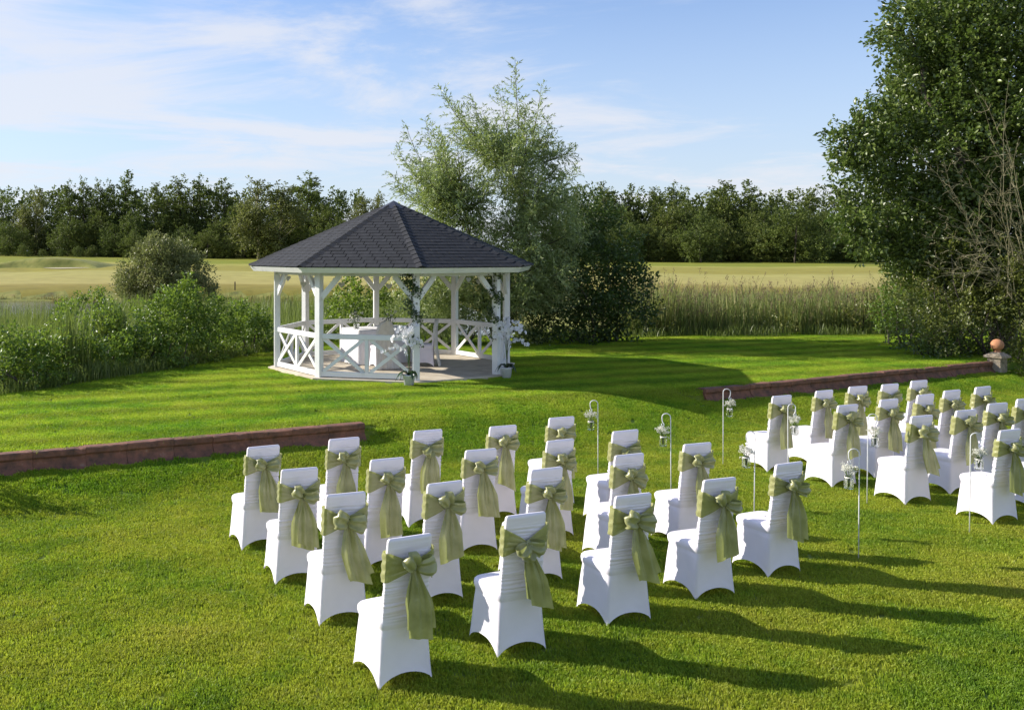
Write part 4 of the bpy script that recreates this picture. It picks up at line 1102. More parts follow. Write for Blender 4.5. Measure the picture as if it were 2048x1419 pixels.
# --- tall willow behind the gazebo
def willow():
    r = np.random.RandomState(21); base = P(1005, 684); root = empty('willow_tree', base, 0, 'tall silvery willow with wispy upright shoots rising behind the gazebo', 'tree')
    bx, by, bz = base
    tips = [(1030, 118), (1083, 168), (998, 172), (1050, 205), (940, 190), (878, 172), (906, 200), (962, 214), (850, 236), (812, 250), (793, 292), (780, 345), (1100, 232), (1104, 265), (1150, 292), (1152, 330), (1168, 372), (925, 240), (875, 265), (1010, 270),
            (828, 320), (1062, 300), (1135, 300), (985, 240)]
    hull = [(800, 330), (850, 260), (920, 215), (980, 230), (1030, 200), (1080, 250), (1130, 320), (1150, 400), (1150, 470), (1140, 560), (1090, 600), (1000, 600), (900, 590), (830, 560), (800, 500), (785, 420)]
    def inside(x, y):
        c = False
        for i in range(len(hull)):
            x1, y1 = hull[i]; x2, y2 = hull[i - 1]
            if (y1 > y) != (y2 > y) and x < (x2 - x1) * (y - y1) / (y2 - y1) + x1: c = not c
        return c
    shoots = [(PD(x, y, 25.6 + r.uniform(-1.0, 1.4)), 1.0) for x, y in tips]
    while len(shoots) < 190:
        x, y = r.uniform(780, 1170), r.uniform(230, 640)
        if inside(x, y): shoots.append((PD(x, y, 25.2 + r.uniform(-1.9, 2.2)), .75))
    bm = MB(); C, D, T = [], [], []
    trunks = []
    for tx, ty in ((1000, 560), (1032, 470), (960, 540), (1062, 420), (1045, 330), (930, 420)):
        q = PD(tx, ty, 25.8 + r.uniform(-.5, .5)); trunks.append(limb(bm, (0, 0, -.2), q - base, .06, .025, r, .05, 9, 7))
    for tip, wgt in shoots:
        tp = np.array(tip - base)
        best = min((p for t_ in trunks for p in t_[3:]), key=lambda p: (Vector(tp) - p).length + (2.5 if p.z > tp[2] - .3 else 0)); a = np.array(best)
        mid = (a + tp) / 2 + np.array([(tp[0] - a[0]) * .22, (tp[1] - a[1]) * .22, -.12 * np.linalg.norm(tp - a)])
        n = 16; path = [(1 - t) ** 2 * a + 2 * t * (1 - t) * mid + t * t * tp for t in np.linspace(0, 1, n)]
        bm.tube([Vector(p) for p in path], [.022 * (1 - .85 * i / (n - 1)) for i in range(n)], 4, False)
        L = sum(np.linalg.norm(path[i + 1] - path[i]) for i in range(n - 1)); ns = int(L / .058)
        for k in range(ns):
            f = (.15 + .85 * (k + r.rand()) / ns) * (n - 1); i = min(int(f), n - 2); p = path[i] + (path[i + 1] - path[i]) * (f - i); t = f / (n - 1)
            ax = unit((path[i + 1] - path[i])[None])[0]; sd = unit(np.cross(ax, r.normal(0, 1, 3))[None])[0]
            sl = (.16 + .62 * (1 - t) ** .7) * r.uniform(.5, 1.25); sdv = unit((ax * .75 + sd + np.array([0, 0, .05]))[None])[0]
            nl = max(4, int(sl / .026)); tt = (np.arange(nl) + r.rand(nl)) / nl
            q = p + sdv * (tt * sl)[:, None] + np.array([0, 0, -.18 * sl]) * (tt ** 2)[:, None]
            C.append(q); D.append(np.repeat((sdv + np.array([0, 0, -.25]))[None], nl, 0)); T.append(np.full(nl, r.uniform(.1, .9)))
    # drooping skirt of foliage lower down, in front and to the right
    lob = []
    for x, y, rr in ((850, 600, .75), (890, 640, .7), (930, 590, .9), (975, 630, .8), (1020, 600, .95), (1060, 640, .85), (1085, 560, .9), (1130, 500, .8), (1110, 610, .8), (860, 490, .7), (1000, 450, .8), (950, 520, .9), (1040, 510, .9), (1130, 440, .6), (830, 550, .7)):
        lob.append((np.array(PD(x, y, 25.3 + r.uniform(-.5, .7)) - base), rr * .95))
    main = leaf_arrays(np.concatenate(C), np.concatenate(D), .115, .029, r, jit=.55, tint=np.concatenate(T))
    skirt = lobe_leaves(lob, 44, .115, .030, r, spray=.30, per=26, inner=.1, gap_=.22, droop=.9)
    link('crown', leaf_mesh('crown', [main, skirt], lf_willow), None, root, 'stuff')
    bm.build('trunk', bark, root, True)
willow()

# --- dark rounded tree right of the willow, low shrubs behind the gazebo
def px_lobes(L, s=1.0): return [(tuple(PD(x, y, Y)), r_) for x, y, Y, r_ in L]
bush('dark_rounded_tree', 'dark green rounded alder beside the willow, right of the gazebo', 'tree',
     px_lobes([(1130, 610, 25.6, 1.0), (1185, 560, 26.0, 1.15), (1235, 600, 25.8, .95), (1190, 640, 25.3, .85), (1245, 545, 26, .65), (1150, 510, 26.2, .95), (1265, 625, 25.9, .55), (1090, 650, 25.3, .6), (1205, 470, 27, .9), (1240, 665, 25.6, .45), (1150, 670, 25.2, .45), (1165, 440, 27, .8)]),
     lf_dark, 26, .10, .065, 5, base=P(1185, 684), spray=.26, per=26, inner=.25, gap_=.12, zmin=-.45, stems=12)
bush('hazel_shrub', 'leafy green hazel shrub seen through the gazebo between the left posts', 'shrub',
     px_lobes([(690, 620, 25.8, .75), (735, 600, 26, .65), (665, 650, 25.5, .55), (780, 630, 26, .6), (720, 650, 25.4, .6), (700, 575, 26, .35), (750, 665, 25, .35)]), lf_bramble, 22, .10, .07, 6, base=P(715, 684), spray=.25, per=20, inner=.2, gap_=.2, zmin=-.3)
bush('low_willow_shrub', 'silvery low shrub under the willow, seen through the gazebo', 'shrub',
     px_lobes([(830, 640, 25.2, .55), (880, 660, 25, .45), (800, 600, 26.4, .5), (930, 655, 25, .5), (990, 660, 24.9, .45), (1040, 662, 25, .4)]), lf_willow, 20, .10, .03, 8, base=P(900, 690), spray=.26, per=26, gap_=.15, zmin=-.2)

# --- big oak-like tree on the right and its neighbours
def big_tree():
    r = np.random.RandomState(33); base = Vector((16.6, 24.2, -.3)); root = empty('broadleaf_tree', base, 0, 'huge dark green broadleaf tree filling the right edge of the photo', 'tree')
    L = [(1930, 70, 24, 1.75), (1850, 55, 23.6, .70), (1778, 75, 23.5, .40), (2020, -90, 24.6, 2.4), (1950, -110, 24, 1.5), (1880, 180, 23.8, 1.05), (1812, 150, 23.5, .42), (1960, 180, 24, 1.8), (1905, 300, 23.8, 1.9), (1990, 180, 24, 2.3), (2080, 60, 24.5, 2.8), (2060, 300, 24, 2.2),
         (1820, 330, 23.6, 1.25), (1765, 320, 23.3, .75), (1720, 270, 23.2, .55), (1690, 265, 23.1, .28), (1738, 200, 23.2, .22), (1735, 235, 23.2, .35), (1700, 350, 23.2, .5), (1690, 310, 23.1, .3), (1775, 430, 23.4, .95), (1715, 430, 23.2, .55), (1690, 400, 23.1, .28), (1840, 480, 23.4, .9), (1730, 480, 23.1, .38), (1800, 510, 23.1, .42), (1920, 460, 23.8, 1.7), (2020, 450, 24, 2.0), (1795, 260, 23.5, .6), (1815, 15, 23.6, .28), (2060, 500, 24.2, 1.9), (1960, 560, 24.4, 1.3), (2080, 400, 24.8, 2.2), (1880, 540, 24.2, 1.0)]
    lob = [(np.array(PD(x, y, Y) - base), rr) for x, y, Y, rr in L]
    A = lobe_leaves(lob, 30, .12, .078, r, spray=.30, per=22, inner=.45, gap_=.10, up=.15)
    # twiggy outliers that break the outline
    C, D, T = [], [], []; m = MB()
    for x, y in ((1735, 72), (1738, 95), (1772, 35), (1790, 5), (1770, 140), (1778, 185), (1735, 182), (1722, 215), (1705, 225), (1690, 245), (1660, 268), (1655, 315), (1668, 300), (1680, 335), (1666, 362), (1660, 372), (1680, 392), (1685, 430), (1700, 455), (1702, 482), (1725, 500), (1760, 515), (1790, 525), (1752, 210), (1712, 195)):
        tip = PD(x, y, 23.1 + r.uniform(-.2, .3)) - base; near = min((Vector(c) for c, rr in lob if rr > .5), key=lambda c: (c - tip).length)
        a = tip.lerp(near, min(1, 1.1 / max(.3, (near - tip).length))); pts_ = limb(m, a, tip, .014, .004, r, .06, 6, 4)
        for k in range(46):
            t = r.uniform(.05, 1); f = t * 6; i = min(int(f), 5); p = np.array(pts_[i].lerp(pts_[i + 1], f - i)); C.append(p + r.normal(0, .055 * (1.5 - t), 3)); D.append(np.array((tip - a).normalized()) + r.normal(0, .7, 3)); T.append(r.uniform(.3, .9))
    B = leaf_arrays(np.array(C), np.array(D), .12, .08, r, tint=np.array(T))
    link('crown', leaf_mesh('crown', [A, B], lf_oak), None, root, 'stuff')
    for tgt in ((-.4, 0, 9), (-2.6, -.4, 6), (2.2, .2, 7.5), (-3.4, -.7, 3.6), (1.4, -1.0, 4.8), (-1.2, .6, 11), (-2.6, -.5, 8.3)): limb(m, (0, 0, min(2.2, tgt[2] * .3)), tgt, .15, .03, r, .06, 8, 6)
    limb(m, (0, 0, -.4), (-.3, 0, 7), .34, .16, r, .02, 8, 9)
    m.build('trunk', bark, root, True)
big_tree()
def bare_shrub():
    r = np.random.RandomState(12); base = Vector((16.2, 21.6, -.3)); root = empty('bare_shrub', base, 0, 'leafless pale-twigged shrub arching in front of the big tree', 'shrub')
    m = MB(); targets = [(1848, 55 + 280), (1832, 300), (1868, 250), (1905, 205), (1940, 165), (1985, 150), (2030, 140), (1860, 395), (1840, 440), (1825, 380), (1880, 330), (1835, 485), (1850, 530), (1825, 545), (1900, 280), (1950, 240), (2010, 220), (1870, 470), (1905, 400), (1960, 350), (2035, 260), (1890, 540), (1930, 500), (2060, 350), (1975, 440), (1840, 510), (1860, 440), (1815, 420), (1860, 560), (1900, 590), (1840, 470), (1930, 430), (1880, 300), (1960, 200), (2000, 330)]
    for x, y in targets[::2] + targets[1::8]:
        x += r.uniform(-22, 22); y += r.uniform(-22, 22)
        tip = PD(x, y, 21.0 + r.uniform(-.6, .5)) - base
        o_ = PD(2040 + r.uniform(-30, 60), 600 + r.uniform(-90, 30), 21.6) - base
        mid = (o_ + tip) / 2 + Vector((r.uniform(-.5, .8), 0, .6 * r.uniform(-.6, 1.3))); n = 12
        path = [o_ * (1 - t) ** 2 + mid * 2 * t * (1 - t) + tip * t * t + Vector(r.normal(0, .022, 3)) for t in np.linspace(0, 1, n)]
        m.tube(path, [.010 * (1 - .72 * i / (n - 1)) for i in range(n)], 4, False)
        for k in range(9):
            i = r.randint(3, n - 1); p = path[i]; d = (path[i] - path[i - 1]).normalized(); d2 = (d + Vector(r.normal(0, .55, 3))).normalized(); L = r.uniform(.25, .75) * (1.2 - i / n)
            q = [p + d2 * L * s_ + Vector((0, 0, -.10 * L * s_ * s_)) + Vector(r.normal(0, .01, 3)) for s_ in (0, .3, .6, 1)]; m.tube(q, [.006, .005, .004, .0025], 3, False)
            for _ in range(3):
                s_ = r.uniform(.3, .9); pp = p + d2 * L * s_; d3 = (d2 + Vector(r.normal(0, .6, 3))).normalized(); m.tube([pp, pp + d3 * L * .4], [.0035, .002], 3, False)
    m.build('twigs', twig_m, root, True, 'stuff')
bare_shrub()
RS = [('mid green shrub with yellowing leaves under the big tree, behind the wall', [(1850, 600, 22.6, .75), (1900, 560, 23, .8), (1830, 650, 22, .55), (1880, 660, 21.7, .6), (1930, 620, 22, .7)], lf_shrub, 31),
      ('dense dark shrub beside the ball finial, behind the wall', [(1920, 680, 22.6, .42), (1950, 640, 22.8, .6), (1880, 700, 22.4, .36), (1840, 690, 21.8, .36), (1975, 600, 22.9, .7), (1868, 706, 21.9, .30), (1905, 712, 22.0, .30), (1945, 708, 22.4, .34), (1975, 690, 22.8, .4), (2000, 700, 22.6, .4), (1925, 690, 22.6, .4), (1815, 680, 23, .35)], lf_oak, 32),
      ('yellow-green shrub at the far right edge, right of the ball finial', [(2042, 640, 21.9, .50), (2060, 590, 21.9, .7), (2052, 712, 21.3, .40), (2078, 680, 21.2, .6), (2045, 745, 20.6, .26), (2075, 745, 20.5, .35)], lf_shrub, 33),
      ('tall shrub below the bare twigs at the right edge', [(1960, 530, 22.4, .9), (2030, 520, 22.2, 1.0), (2000, 570, 22, .8), (1900, 500, 22.8, .7), (2080, 560, 22, .9)], lf_shrub, 34),
      ('small bright shrub at the left foot of the big tree', [(1815, 640, 24.5, .55), (1800, 590, 25, .5), (1775, 625, 25.5, .45), (1830, 560, 24.5, .6)], lf_bramble, 35)]
for lab, L, mt, sd in RS: bush('shrub', lab, 'shrub', px_lobes(L), mt, 30, .075, .05, sd, 'shrubs under the big tree on the right', spray=.20, per=24, inner=.25, gap_=.12, zmin=-1.6)

# --- bramble hedge on the left
HB = [('bramble bush at the left edge of the photo, in front of the pond', [(-20, 708, 17.2, 0.52), (40, 713, 17.3, 0.47), (90, 708, 17.6, 0.47), (0, 748, 16.6, 0.39), (60, 753, 16.9, 0.36), (120, 743, 17.3, 0.33)], 41),
      ('bramble bush between the left reeds and the blade-leaved clump', [(150, 677, 19.5, 0.47), (165, 708, 18.6, 0.43), (215, 662, 20.2, 0.52), (225, 708, 19.0, 0.39), (130, 632, 21, 0.30)], 42),
      ('large bright bramble bush below the round sallow bush', [(270, 662, 20.6, 0.65), (330, 652, 21.0, 0.69), (300, 712, 19.9, 0.52), (370, 702, 20.4, 0.52), (250, 712, 19.7, 0.43), (330, 723, 19.7, 0.30)], 43),
      ('tallest bramble bush with an upright leafy top, left of the gazebo', [(385, 632, 21.6, 0.56), (370, 597, 21.8, 0.31), (430, 652, 21.9, 0.60), (410, 702, 21.2, 0.53), (375, 570, 21.8, 0.14), (350, 612, 21.6, 0.34)], 44),
      ('bramble bush nearest the left gazebo post', [(480, 657, 22.9, 0.56), (530, 672, 23.5, 0.52), (470, 702, 22.2, 0.43), (530, 707, 23.2, 0.33), (500, 637, 23.4, 0.39)], 45),
      ('small loose bramble bush at the pond edge, left', [(150, 612, 25, 0.30), (185, 607, 25.5, 0.34), (215, 622, 25.5, 0.33)], 46)]
for lab, L, sd in HB: bush('bramble_bush', lab, 'bush', px_lobes(L), lf_bramble, 72, .068, .050, sd, 'bramble bushes along the pond on the left', spray=.17, per=22, inner=.22, gap_=.13, zmin=-.35)
r_ = np.random.RandomState(77)
# upright sprigs poking out of the hedge top
def sprigs(root_label, spots, seed):
    r = np.random.RandomState(seed); C, D = [], []; m = MB(); b = PD(*spots[0][:2], spots[0][2]); b.z = 0
    root = empty('leafy_sprigs', b, 0, root_label, 'plant')
    for x, y, Y, h in spots:
        tip = PD(x, y, Y) - b; lo = tip + Vector((r.uniform(-.08, .08), 0, -h)); m.tube([lo, (lo + tip) / 2 + Vector((r.uniform(-.03, .03), 0, 0)), tip], [.006, .004, .002], 4)
        for k in range(int(h * 60)): t = r.uniform(.1, 1); p = lo.lerp(tip, t); d = Vector(r.normal(0, 1, 3)); d.z = .4; C.append(np.array(p)); D.append(np.array(d.normalized()))
    link('foliage', leaf_mesh('foliage', [leaf_arrays(np.array(C), np.array(D), .09, .06, r, jit=.2)], lf_bramble), None, root, 'stuff'); m.build('stems', stem_m, root, kind='stuff')
sprigs('upright bramble sprigs standing above the hedge left of the gazebo', [(375, 545, 21.6, .5), (362, 560, 21.5, .5), (390, 560, 21.6, .5), (405, 582, 21.6, .4), (345, 585, 21.4, .4), (440, 597, 22, .4), (425, 585, 22, .4), (300, 603, 21, .4), (480, 602, 23, .4), (515, 608, 23.4, .4)], 5)
sprigs('tall leafy shoots rising behind the gazebo railing', [(705, 546, 25.8, .6), (690, 556, 25.8, .6), (735, 566, 25.9, .5), (672, 580, 25.6, .5), (768, 570, 26, .5), (720, 560, 25.8, .6), (655, 600, 25.4, .5), (752, 585, 26, .5)], 6)

# --- blades: reeds, sedge, rough grass
def blades(name, spots, hmin, hmax, wid, mat, seed, kind='stuff', label=None, cat=None, plume=0.0, lean=.18, tintf=None):
    r = np.random.RandomState(seed); S = np.asarray(spots); n = len(S); h = r.uniform(hmin, hmax, n) * np.array([1 + .55 * mnoise.noise(Vector((p[0] * .9, p[1] * .7, 4))) + .2 * mnoise.noise(Vector((p[0] * 3, p[1] * 3, 2))) for p in S])
    a = r.uniform(0, 6.283, n); le = np.abs(r.normal(0, lean, n)) * h; la = r.uniform(0, 6.283, n); w_ = wid * r.uniform(.6, 1.4, n)
    sv = np.stack([np.cos(a) * w_, np.sin(a) * w_, np.zeros(n)], 1); tv = np.stack([np.cos(la) * le, np.sin(la) * le, h], 1)
    p1 = S + tv * np.array([.15, .15, .4]); p2 = S + tv * np.array([.5, .5, .78]); p3 = S + tv * np.array([1, 1, 1])
    V = np.stack([S - sv, S + sv, p1 + sv, p1 - sv, p2 + sv * .7, p2 - sv * .7, p3], 1).reshape(-1, 3); b = np.arange(n) * 7
    q = lambda *i: np.stack([b + k for k in i], 1)
    T = np.concatenate([q(0, 1, 2), q(0, 2, 3), q(3, 2, 4), q(3, 4, 5), q(5, 4, 6)])
    tn = r.uniform(0, 1, n) if tintf is None else np.clip(tintf(S, r), 0, 1)
    me = np_mesh(name, V, T, np.repeat(tn, 7)); me.materials.append(mat); o = link(name, me, None, None, kind)
    if label: o['label'] = label
    if cat: o['category'] = cat
    if plume > 0:
        k = r.rand(n) < plume; c = p3[k]; m_ = len(c); per = 12
        C = np.repeat(c, per, 0) + r.normal(0, .02, (m_ * per, 3)) + np.stack([np.zeros(m_ * per), np.zeros(m_ * per), r.uniform(-.16, .06, m_ * per)], 1); D = np.tile(np.array([[.25, 0, .9]]), (m_ * per, 1))
        V, T, t = leaf_arrays(C, D, .085, .013, r, jit=.35); me = np_mesh('reed_plumes', V, T, t); me.materials.append(lf_plume); o2 = link('reed_plumes', me, None, None, kind); o2['label'] = 'brown feathery plumes at the tops of the reeds'; o2['category'] = 'reeds'
    return o
r_ = np.random.RandomState(3); sp = []
while len(sp) < 15000:
    Y = 27.4 + 8.5 * r_.rand() ** 1.3; px = r_.uniform(1225, 1900); x = (px - PX) * Y / F
    if Y > shore(x) + .3 and mnoise.noise(Vector((x * .5, Y * .5, 0))) > -.42: sp.append((x, Y, min(terrain(x, Y), .02) - .02))
blades('reed_bed', sp, .55, 1.45, .010, lf_reed, 5, label='tall bed of green and straw-coloured reeds between lawn and golf course on the right', cat='reeds', plume=.16, lean=.24,
       tintf=lambda S, r: r.beta(.6, 1.9, len(S)) * (.75 + .5 * np.array([mnoise.noise(Vector((p[0] * .5, p[1] * .5, 1))) + .5 for p in S])))
for lab, L, sd in (('green alder seedling among the reeds, right of the dark alder', [(1300, 630, 28.2, .5), (1330, 650, 27.9, .4), (1290, 600, 29, .4)], 71), ('low bramble at the foot of the reeds, near the right shrubs', [(1700, 640, 28.6, .5), (1740, 625, 28.8, .55), (1660, 655, 28.4, .35), (1765, 600, 29.5, .5)], 72), ('low green bush half hidden in the middle of the reeds', [(1560, 650, 28.6, .35), (1520, 655, 28.4, .3), (1590, 640, 28.8, .35)], 73)):
    bush('bramble_bush', lab, 'bush', px_lobes(L), lf_shrub, 26, .085, .055, sd, 'small bushes in the reed bed', spray=.20, per=18, inner=.1, gap_=.15, zmin=-.35)
sp = []
while len(sp) < 5200:
    px = r_.uniform(1030, 1880); x0 = (px - PX) * 27 / F; Y = shore(x0) + r_.uniform(-.5, 1.5)
    if mnoise.noise(Vector((x0 * 1.1, Y * 1.5, 8))) < -.05: continue
    sp.append(((px - PX) * Y / F, Y, terrain((px - PX) * Y / F, Y) - .01))
blades('rough_grass_edge', sp, .06, .38, .007, lf_sedge, 6, label='strip of unmown grass along the back edge of the lawn', cat='grass', lean=.35)
sp = []
while len(sp) < 9000:
    px = r_.uniform(-60, 640); k = (px - PX) / F; Y = 20.0
    for _ in range(6): Y = shore(k * Y)
    Y += r_.uniform(-.30, 1.3); sp.append((k * Y, Y, terrain(k * Y, Y) - .01))
blades('rough_grass_hedge_foot', sp, .06, .32, .006, lf_sedge, 7, label='rough grass growing at the foot of the bramble hedge', cat='grass', lean=.35)
sp = []
while len(sp) < 15000:
    Y = r_.uniform(18.0, 34); px = r_.uniform(-50, 150) + max(0, r_.normal(0, 18)); x = (px - PX) * Y / F
    if Y > shore(x) + .6: sp.append((x, Y, terrain(x, Y) - .05))
blades('pond_reeds', sp, .9, 1.65, .011, lf_sedge, 8, label='green reeds standing in the pond at the left edge', cat='reeds', lean=.10)
sp = []
while len(sp) < 20000:
    Y = r_.uniform(20.5, 46); px = r_.uniform(200, 900); x = (px - PX) * Y / F
    if Y > shore(x) + (.6 if px > 560 else 4.0): sp.append((x, Y, max(terrain(x, Y), -.6) - .05))
blades('waterside_grass', sp, .5, 1.2, .009, lf_sedge, 9, label='tall waterside grass behind the gazebo', cat='grass', lean=.15)
c = P(195, 742); sp = [(c.x + r_.normal(0, .20), c.y + 1.0 + r_.normal(0, .2), -.1) for _ in range(190)]
blades('iris_clump', sp, .8, 1.35, .015, lf_sedge, 10, kind='', label='tall clump of blade-leaved iris in front of the bramble hedge', cat='plant', lean=.25)
# far bank fringe, brown and green tussocks
sp = []
while len(sp) < 3000:
    Y = r_.uniform(58.2, 60.2); px = r_.uniform(-40, 1000); x = (px - PX) * Y / F
    if mnoise.noise(Vector((x * .3, Y * .5, 2))) > -.1: sp.append((x, Y, terrain(x, Y) - .03))
blades('far_bank_tussocks', sp, .08, .32, .02, M_leaf('tussock', (0.10, 0.07, 0.03), (0.24, 0.22, 0.06), (.3, .25, .08), .8, .3, .2), 11, label='brown and green tussocks along the far bank of the pond', cat='grass', lean=.3)

# round sallow bush on the far bank
bush('round_bush', 'round olive-green sallow bush on the far bank of the pond', 'bush',
     px_lobes([(320, 545, 50, 1.55), (285, 560, 50, 1.2), (365, 550, 50, 1.3), (395, 585, 49.5, .95), (255, 580, 49.5, .8), (330, 590, 49, 1.2), (310, 510, 50, .85), (350, 515, 50, .8), (415, 600, 49.5, .6)]), lf_roundbush, 30, .15, .075, 51, base=(PD(330, 600, 50).x, 50, -.6), spray=.34, per=26, inner=.3, gap_=.06, up=.8, stems=14)
for i, (px, py, Y, h, lab) in enumerate(((470, 586, 62, .55, 'short dark marker post on the far bank, left of the gazebo'),)):
    m = MB(); m.box((0, 0, h / 2), (.07, .07, h)); m.lathe([(.03, h), (.0, h + .04)], 6); o = m.build('marker_post', dry_m); b = PD(px, py, Y); o.location = (b.x, Y, terrain(b.x, Y)); tag(o, lab, 'post')

# --- far tree lines
def far_tree_meshes(kind, seed):
    r = np.random.RandomState(seed); H = 1.0; lob = []
    if kind == 'broad':
        for i in range(15): a = r.uniform(0, 6.28); z = r.uniform(.10, .80); q = .27 * math.sin(math.pi * min(1, z * .8 + .22)) ; lob.append(((math.cos(a) * q, math.sin(a) * q, z), r.uniform(.14, .22)))
        lob.append(((0, 0, .5), .28)); lob.append(((r.uniform(-.1, .1), 0, .85), .13)); P_ = dict(dens=240, leaf=.027, width=.022, spray=.045, per=16)
    elif kind == 'spire':
        for i in range(20): z = .12 + .84 * i / 19; q = .19 * (1 - z) ** .8 + .015; a = r.uniform(0, 6.28); lob.append(((math.cos(a) * q * .6, math.sin(a) * q * .6, z), (q * 1.0 + .015, q * 1.0 + .015, .07)))
        P_ = dict(dens=420, leaf=.024, width=.017, spray=.030, per=16)
    else:
        for i in range(24): z = .10 + .84 * i / 23; q = .17 * math.sin(math.pi * min(1, .18 + z * .80)) ** .9 + .01; a = r.uniform(0, 6.28); lob.append(((math.cos(a) * q * .8, math.sin(a) * q * .8, z), (q * .65 + .02, q * .65 + .02, .065)))
        P_ = dict(dens=430, leaf=.026, width=.018, spray=.045, per=16)
    A = lobe_leaves([(np.array(c), rr) for c, rr in lob], P_['dens'], P_['leaf'], P_['width'], r, spray=P_['spray'], per=P_['per'], inner=.3, gap_=.06 if kind != 'birch' else .12, up=.25 if kind != 'birch' else -.5)
    mat = lf_birch if kind == 'birch' else lf_far
    cr_ = leaf_mesh('crown', [A], mat); m = MB(); limb(m, (0, 0, -.05), (0.01, 0, .8), .014, .005, r, .02, 6, 5)
    for k in range(6): z = r.uniform(.2, .6); a = r.uniform(0, 6.28); limb(m, (0, 0, z), (.13 * math.cos(a), .13 * math.sin(a), z + .15), .005, .002, r, .05, 3, 4)
    tr = m.mesh('trunk', True); tr.materials.append(twig_m if kind == 'birch' else bark); return cr_, tr
FT = {k: [far_tree_meshes(k, s) for s in ss_] for k, ss_ in (('broad', (1, 2, 3, 4)), ('spire', (5, 6, 7)), ('birch', (8, 9)))}
def far_tree(kind, px, ytop, Y, label, group, wide=1.0, sink=0.0):
    x = (px - PX) * Y / F; z0 = terrain(x, Y) - .15 - sink; H = CAMZ - (ytop - PY) * Y / F - z0
    t = empty({'broad': 'broadleaf_tree', 'spire': 'conical_tree', 'birch': 'birch_tree'}[kind], (x, Y, z0), rnd.uniform(0, 6.28), label, 'tree', group)
    a, b = rnd.choice(FT[kind]); t.scale = (H * wide, H * wide, H / .97)
    link('crown', a, None, t, 'stuff'); link('trunk', b, None, t); return t
GL, GR = 'trees of the line beyond the golf course, left', 'trees of the line beyond the golf course, right'
def top(px, T): return float(np.interp(px, [a for a, _ in T], [b for _, b in T]))
TL = [(-40, 440), (40, 440), (110, 434), (200, 430), (300, 426), (400, 424), (480, 416), (560, 412), (640, 404), (690, 414), (702, 444)]
x_ = -45
while x_ < 700:
    far_tree('broad', x_, top(x_, TL) + rnd.uniform(-10, 24), rnd.uniform(150, 158), 'dark broadleaf tree in the dense far treeline, left of the gazebo', GL, rnd.uniform(.85, 1.15)); x_ += rnd.uniform(26, 38)
x_ = -30
while x_ < 690:
    far_tree('broad', x_, top(x_, TL) + 45 + rnd.uniform(-14, 20), rnd.uniform(145, 149), 'lower dark tree at the foot of the far treeline, left of the gazebo', GL + ', front', rnd.uniform(1.1, 1.5)); x_ += rnd.uniform(30, 42)
for px, yt, lab, wd in ((135, 368, 'leftmost full spire above the left treeline', 1.1), (167, 362, 'narrow spire second from left above the left treeline', .9), (196, 366, 'narrow spire third from left above the left treeline', .9), (220, 366, 'thin spire just left of the tallest left spire', .85),
                    (252, 352, 'tallest left spire above the treeline', 1.3), (318, 372, 'small pointed top right of the tallest left spire', 1.1), (355, 358, 'pointed tree above the treeline left of centre', 1.5), (396, 358, 'pointed tree directly right of its twin in the treeline', 1.4), (450, 366, 'loose pointed tree between the twins and the birches', 1.3), (622, 352, 'tall pointed tree above the treeline left of the gazebo roof', 1.7)):
    far_tree('spire', px, yt, rnd.uniform(156, 160), lab, 'conical trees rising above the left treeline', wd)
far_tree('birch', 515, 358, 143, 'pale olive birch standing in front of the left treeline', 'pale birches before the left treeline', 1.25)
far_tree('birch', 566, 372, 143.5, 'broader birch beside the pale olive birch, left treeline', 'pale birches before the left treeline', 1.5)
far_tree('birch', 72, 376, 156, 'thin straggly birch at the far left of the treeline', 'thin birches against the sky', .9)
far_tree('birch', 45, 408, 156, 'low wispy birch left of the straggly one', 'thin birches against the sky', .9)
far_tree('birch', 725, 390, 150, 'sparse little birch just left of the gazebo roof peak', 'thin birches against the sky', .95)
far_tree('birch', 762, 388, 152, 'sparse little birch between roof peak and willow', 'thin birches against the sky', 1.0)
far_tree('broad', 720, 440, 155, 'low broadleaf tree in the treeline gap left of the roof peak', GL, 1.3)
far_tree('broad', 765, 445, 155, 'low broadleaf tree hidden behind the roof peak', GL, 1.3)
TR = [(1150, 408), (1230, 400), (1300, 408), (1380, 406), (1450, 400), (1510, 402), (1570, 412), (1640, 414), (1760, 414), (2100, 404)]
x_ = 1150
while x_ < 1860:
    far_tree('broad', x_, top(x_, TR) + rnd.uniform(-10, 24), rnd.uniform(150, 158), 'dark broadleaf tree in the dense far treeline, right of the willow', GR, rnd.uniform(.85, 1.15)); x_ += rnd.uniform(26, 38)
x_ = 1150
while x_ < 1860:
    far_tree('broad', x_, top(x_, TR) + 48 + rnd.uniform(-14, 20), rnd.uniform(144, 149), 'lower dark tree at the foot of the far treeline, right of the willow', GR + ', front', rnd.uniform(1.1, 1.5)); x_ += rnd.uniform(30, 42)
for px, yt, lab, wd in ((1208, 370, 'pointed tree directly right of the willow in the right treeline', 1.4), (1258, 378, 'second pointed tree right of the willow', 1.2), (1345, 372, 'pointed tree in the middle of the right treeline', 1.3), (1312, 380, 'small pointed tree left of the middle one, right treeline', 1.0),
                    (1440, 368, 'feathery pointed tree in the right treeline', 1.5), (1500, 370, 'feathery pointed tree right of the other feathery one', 1.5), (1620, 384, 'thin pointed tree left of the huge tree', .9)):
    far_tree('spire', px, yt, rnd.uniform(156, 160), lab, 'pointed trees above the right treeline', wd)
far_tree('broad', 1590, 410, 141, 'rounded mid green tree standing forward of the right treeline', 'forward trees of the right treeline', 1.35)
far_tree('broad', 1400, 425, 142, 'low mid green tree standing forward in the right treeline', 'forward trees of the right treeline', 1.2)
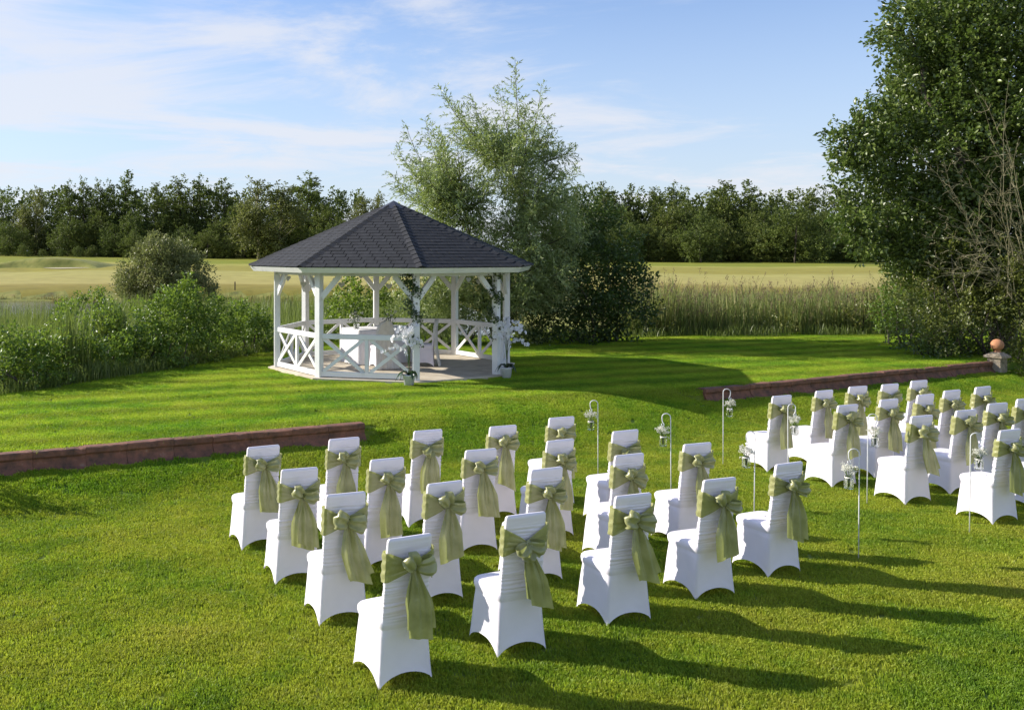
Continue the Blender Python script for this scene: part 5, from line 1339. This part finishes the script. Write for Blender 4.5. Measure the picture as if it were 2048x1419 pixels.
# woodland behind, so the line is closed down to the ground
def wood(name, x0, x1, ytp, label):
    r = np.random.RandomState(len(label)); lob = []
    px = x0
    while px < x1:
        for Y in (163, 172): p = PD(px + r.uniform(-8, 8), ytp + 45 + r.uniform(-6, 10), Y); lob.append((tuple(p), (3.6, 2.5, 5.2))); lob.append(((p.x, Y, p.z - 5.5), (3.8, 2.5, 4.5)))
        px += 40
    A = lobe_leaves([(np.array(c), rr) for c, rr in lob], 1.0, .42, .36, r, spray=.8, per=22, inner=.2, gap_=-.3); o = link(name, leaf_mesh(name, [A], lf_far), None, None, 'stuff'); o['label'] = label; o['category'] = 'woodland'
wood('woodland', -60, 720, 395, 'dark mass of woodland closing the treeline on the left')
wood('woodland', 1130, 1980, 398, 'dark mass of woodland closing the treeline on the right')

# --- ivy on two posts
def ivy(k, label, seed, side):
    r = np.random.RandomState(seed); p0 = gv_(k, GAZ_R) + G0; root = empty('ivy_garland', (p0.x, p0.y, 0), 0, label, 'garland'); C, D = [], []; m = MB(); path = []
    for i in range(40):
        z = BZ - .02 - (BZ - .75) * i / 39; a = i * .42 + seed; path.append(Vector((.085 * math.cos(a) + side * .05 * (1 - i / 39), .085 * math.sin(a) - .03, z)))
        n = int(24 * (1 - .75 * (i / 39) ** 1.3)); C.append(np.array(path[-1]) + np.array([side * .04 * (1 - i / 39), -.03, 0]) + r.normal(0, 1, (n, 3)) * np.array([.055, .045, .035]) * (1.25 - .5 * i / 39)); D.append(r.normal(0, 1, (n, 3)) + np.array([0, -.6, -.6]))
    m.tube(path, .005, 4); m.build('stem', bark, root)
    link('foliage', leaf_mesh('foliage', [leaf_arrays(np.concatenate(C), np.concatenate(D), .055, .05, r, jit=.3, updir=0)], lf_ivy), None, root, 'stuff')
ivy(1, 'ivy garland wound down the middle gazebo post above the orchid', 2, -1)
ivy(2, 'ivy garland wound down the right gazebo post above the orchid', 6, -1)

# --- clipped shrub just outside the left edge whose shadow falls on the lawn
bush('garden_shrub', 'shrub beyond the left edge of the photo, throwing a shadow on the lower lawn', 'shrub', [((-5.15, 10.85, .12), (.30, .30, .50)), ((-5.15, 10.85, -.2), (.34, .34, .35))], lf_dark, 60, .07, .05, 61, base=(-5.15, 10.85, -.45), spray=.15, per=22, inner=.1, gap_=-.4)
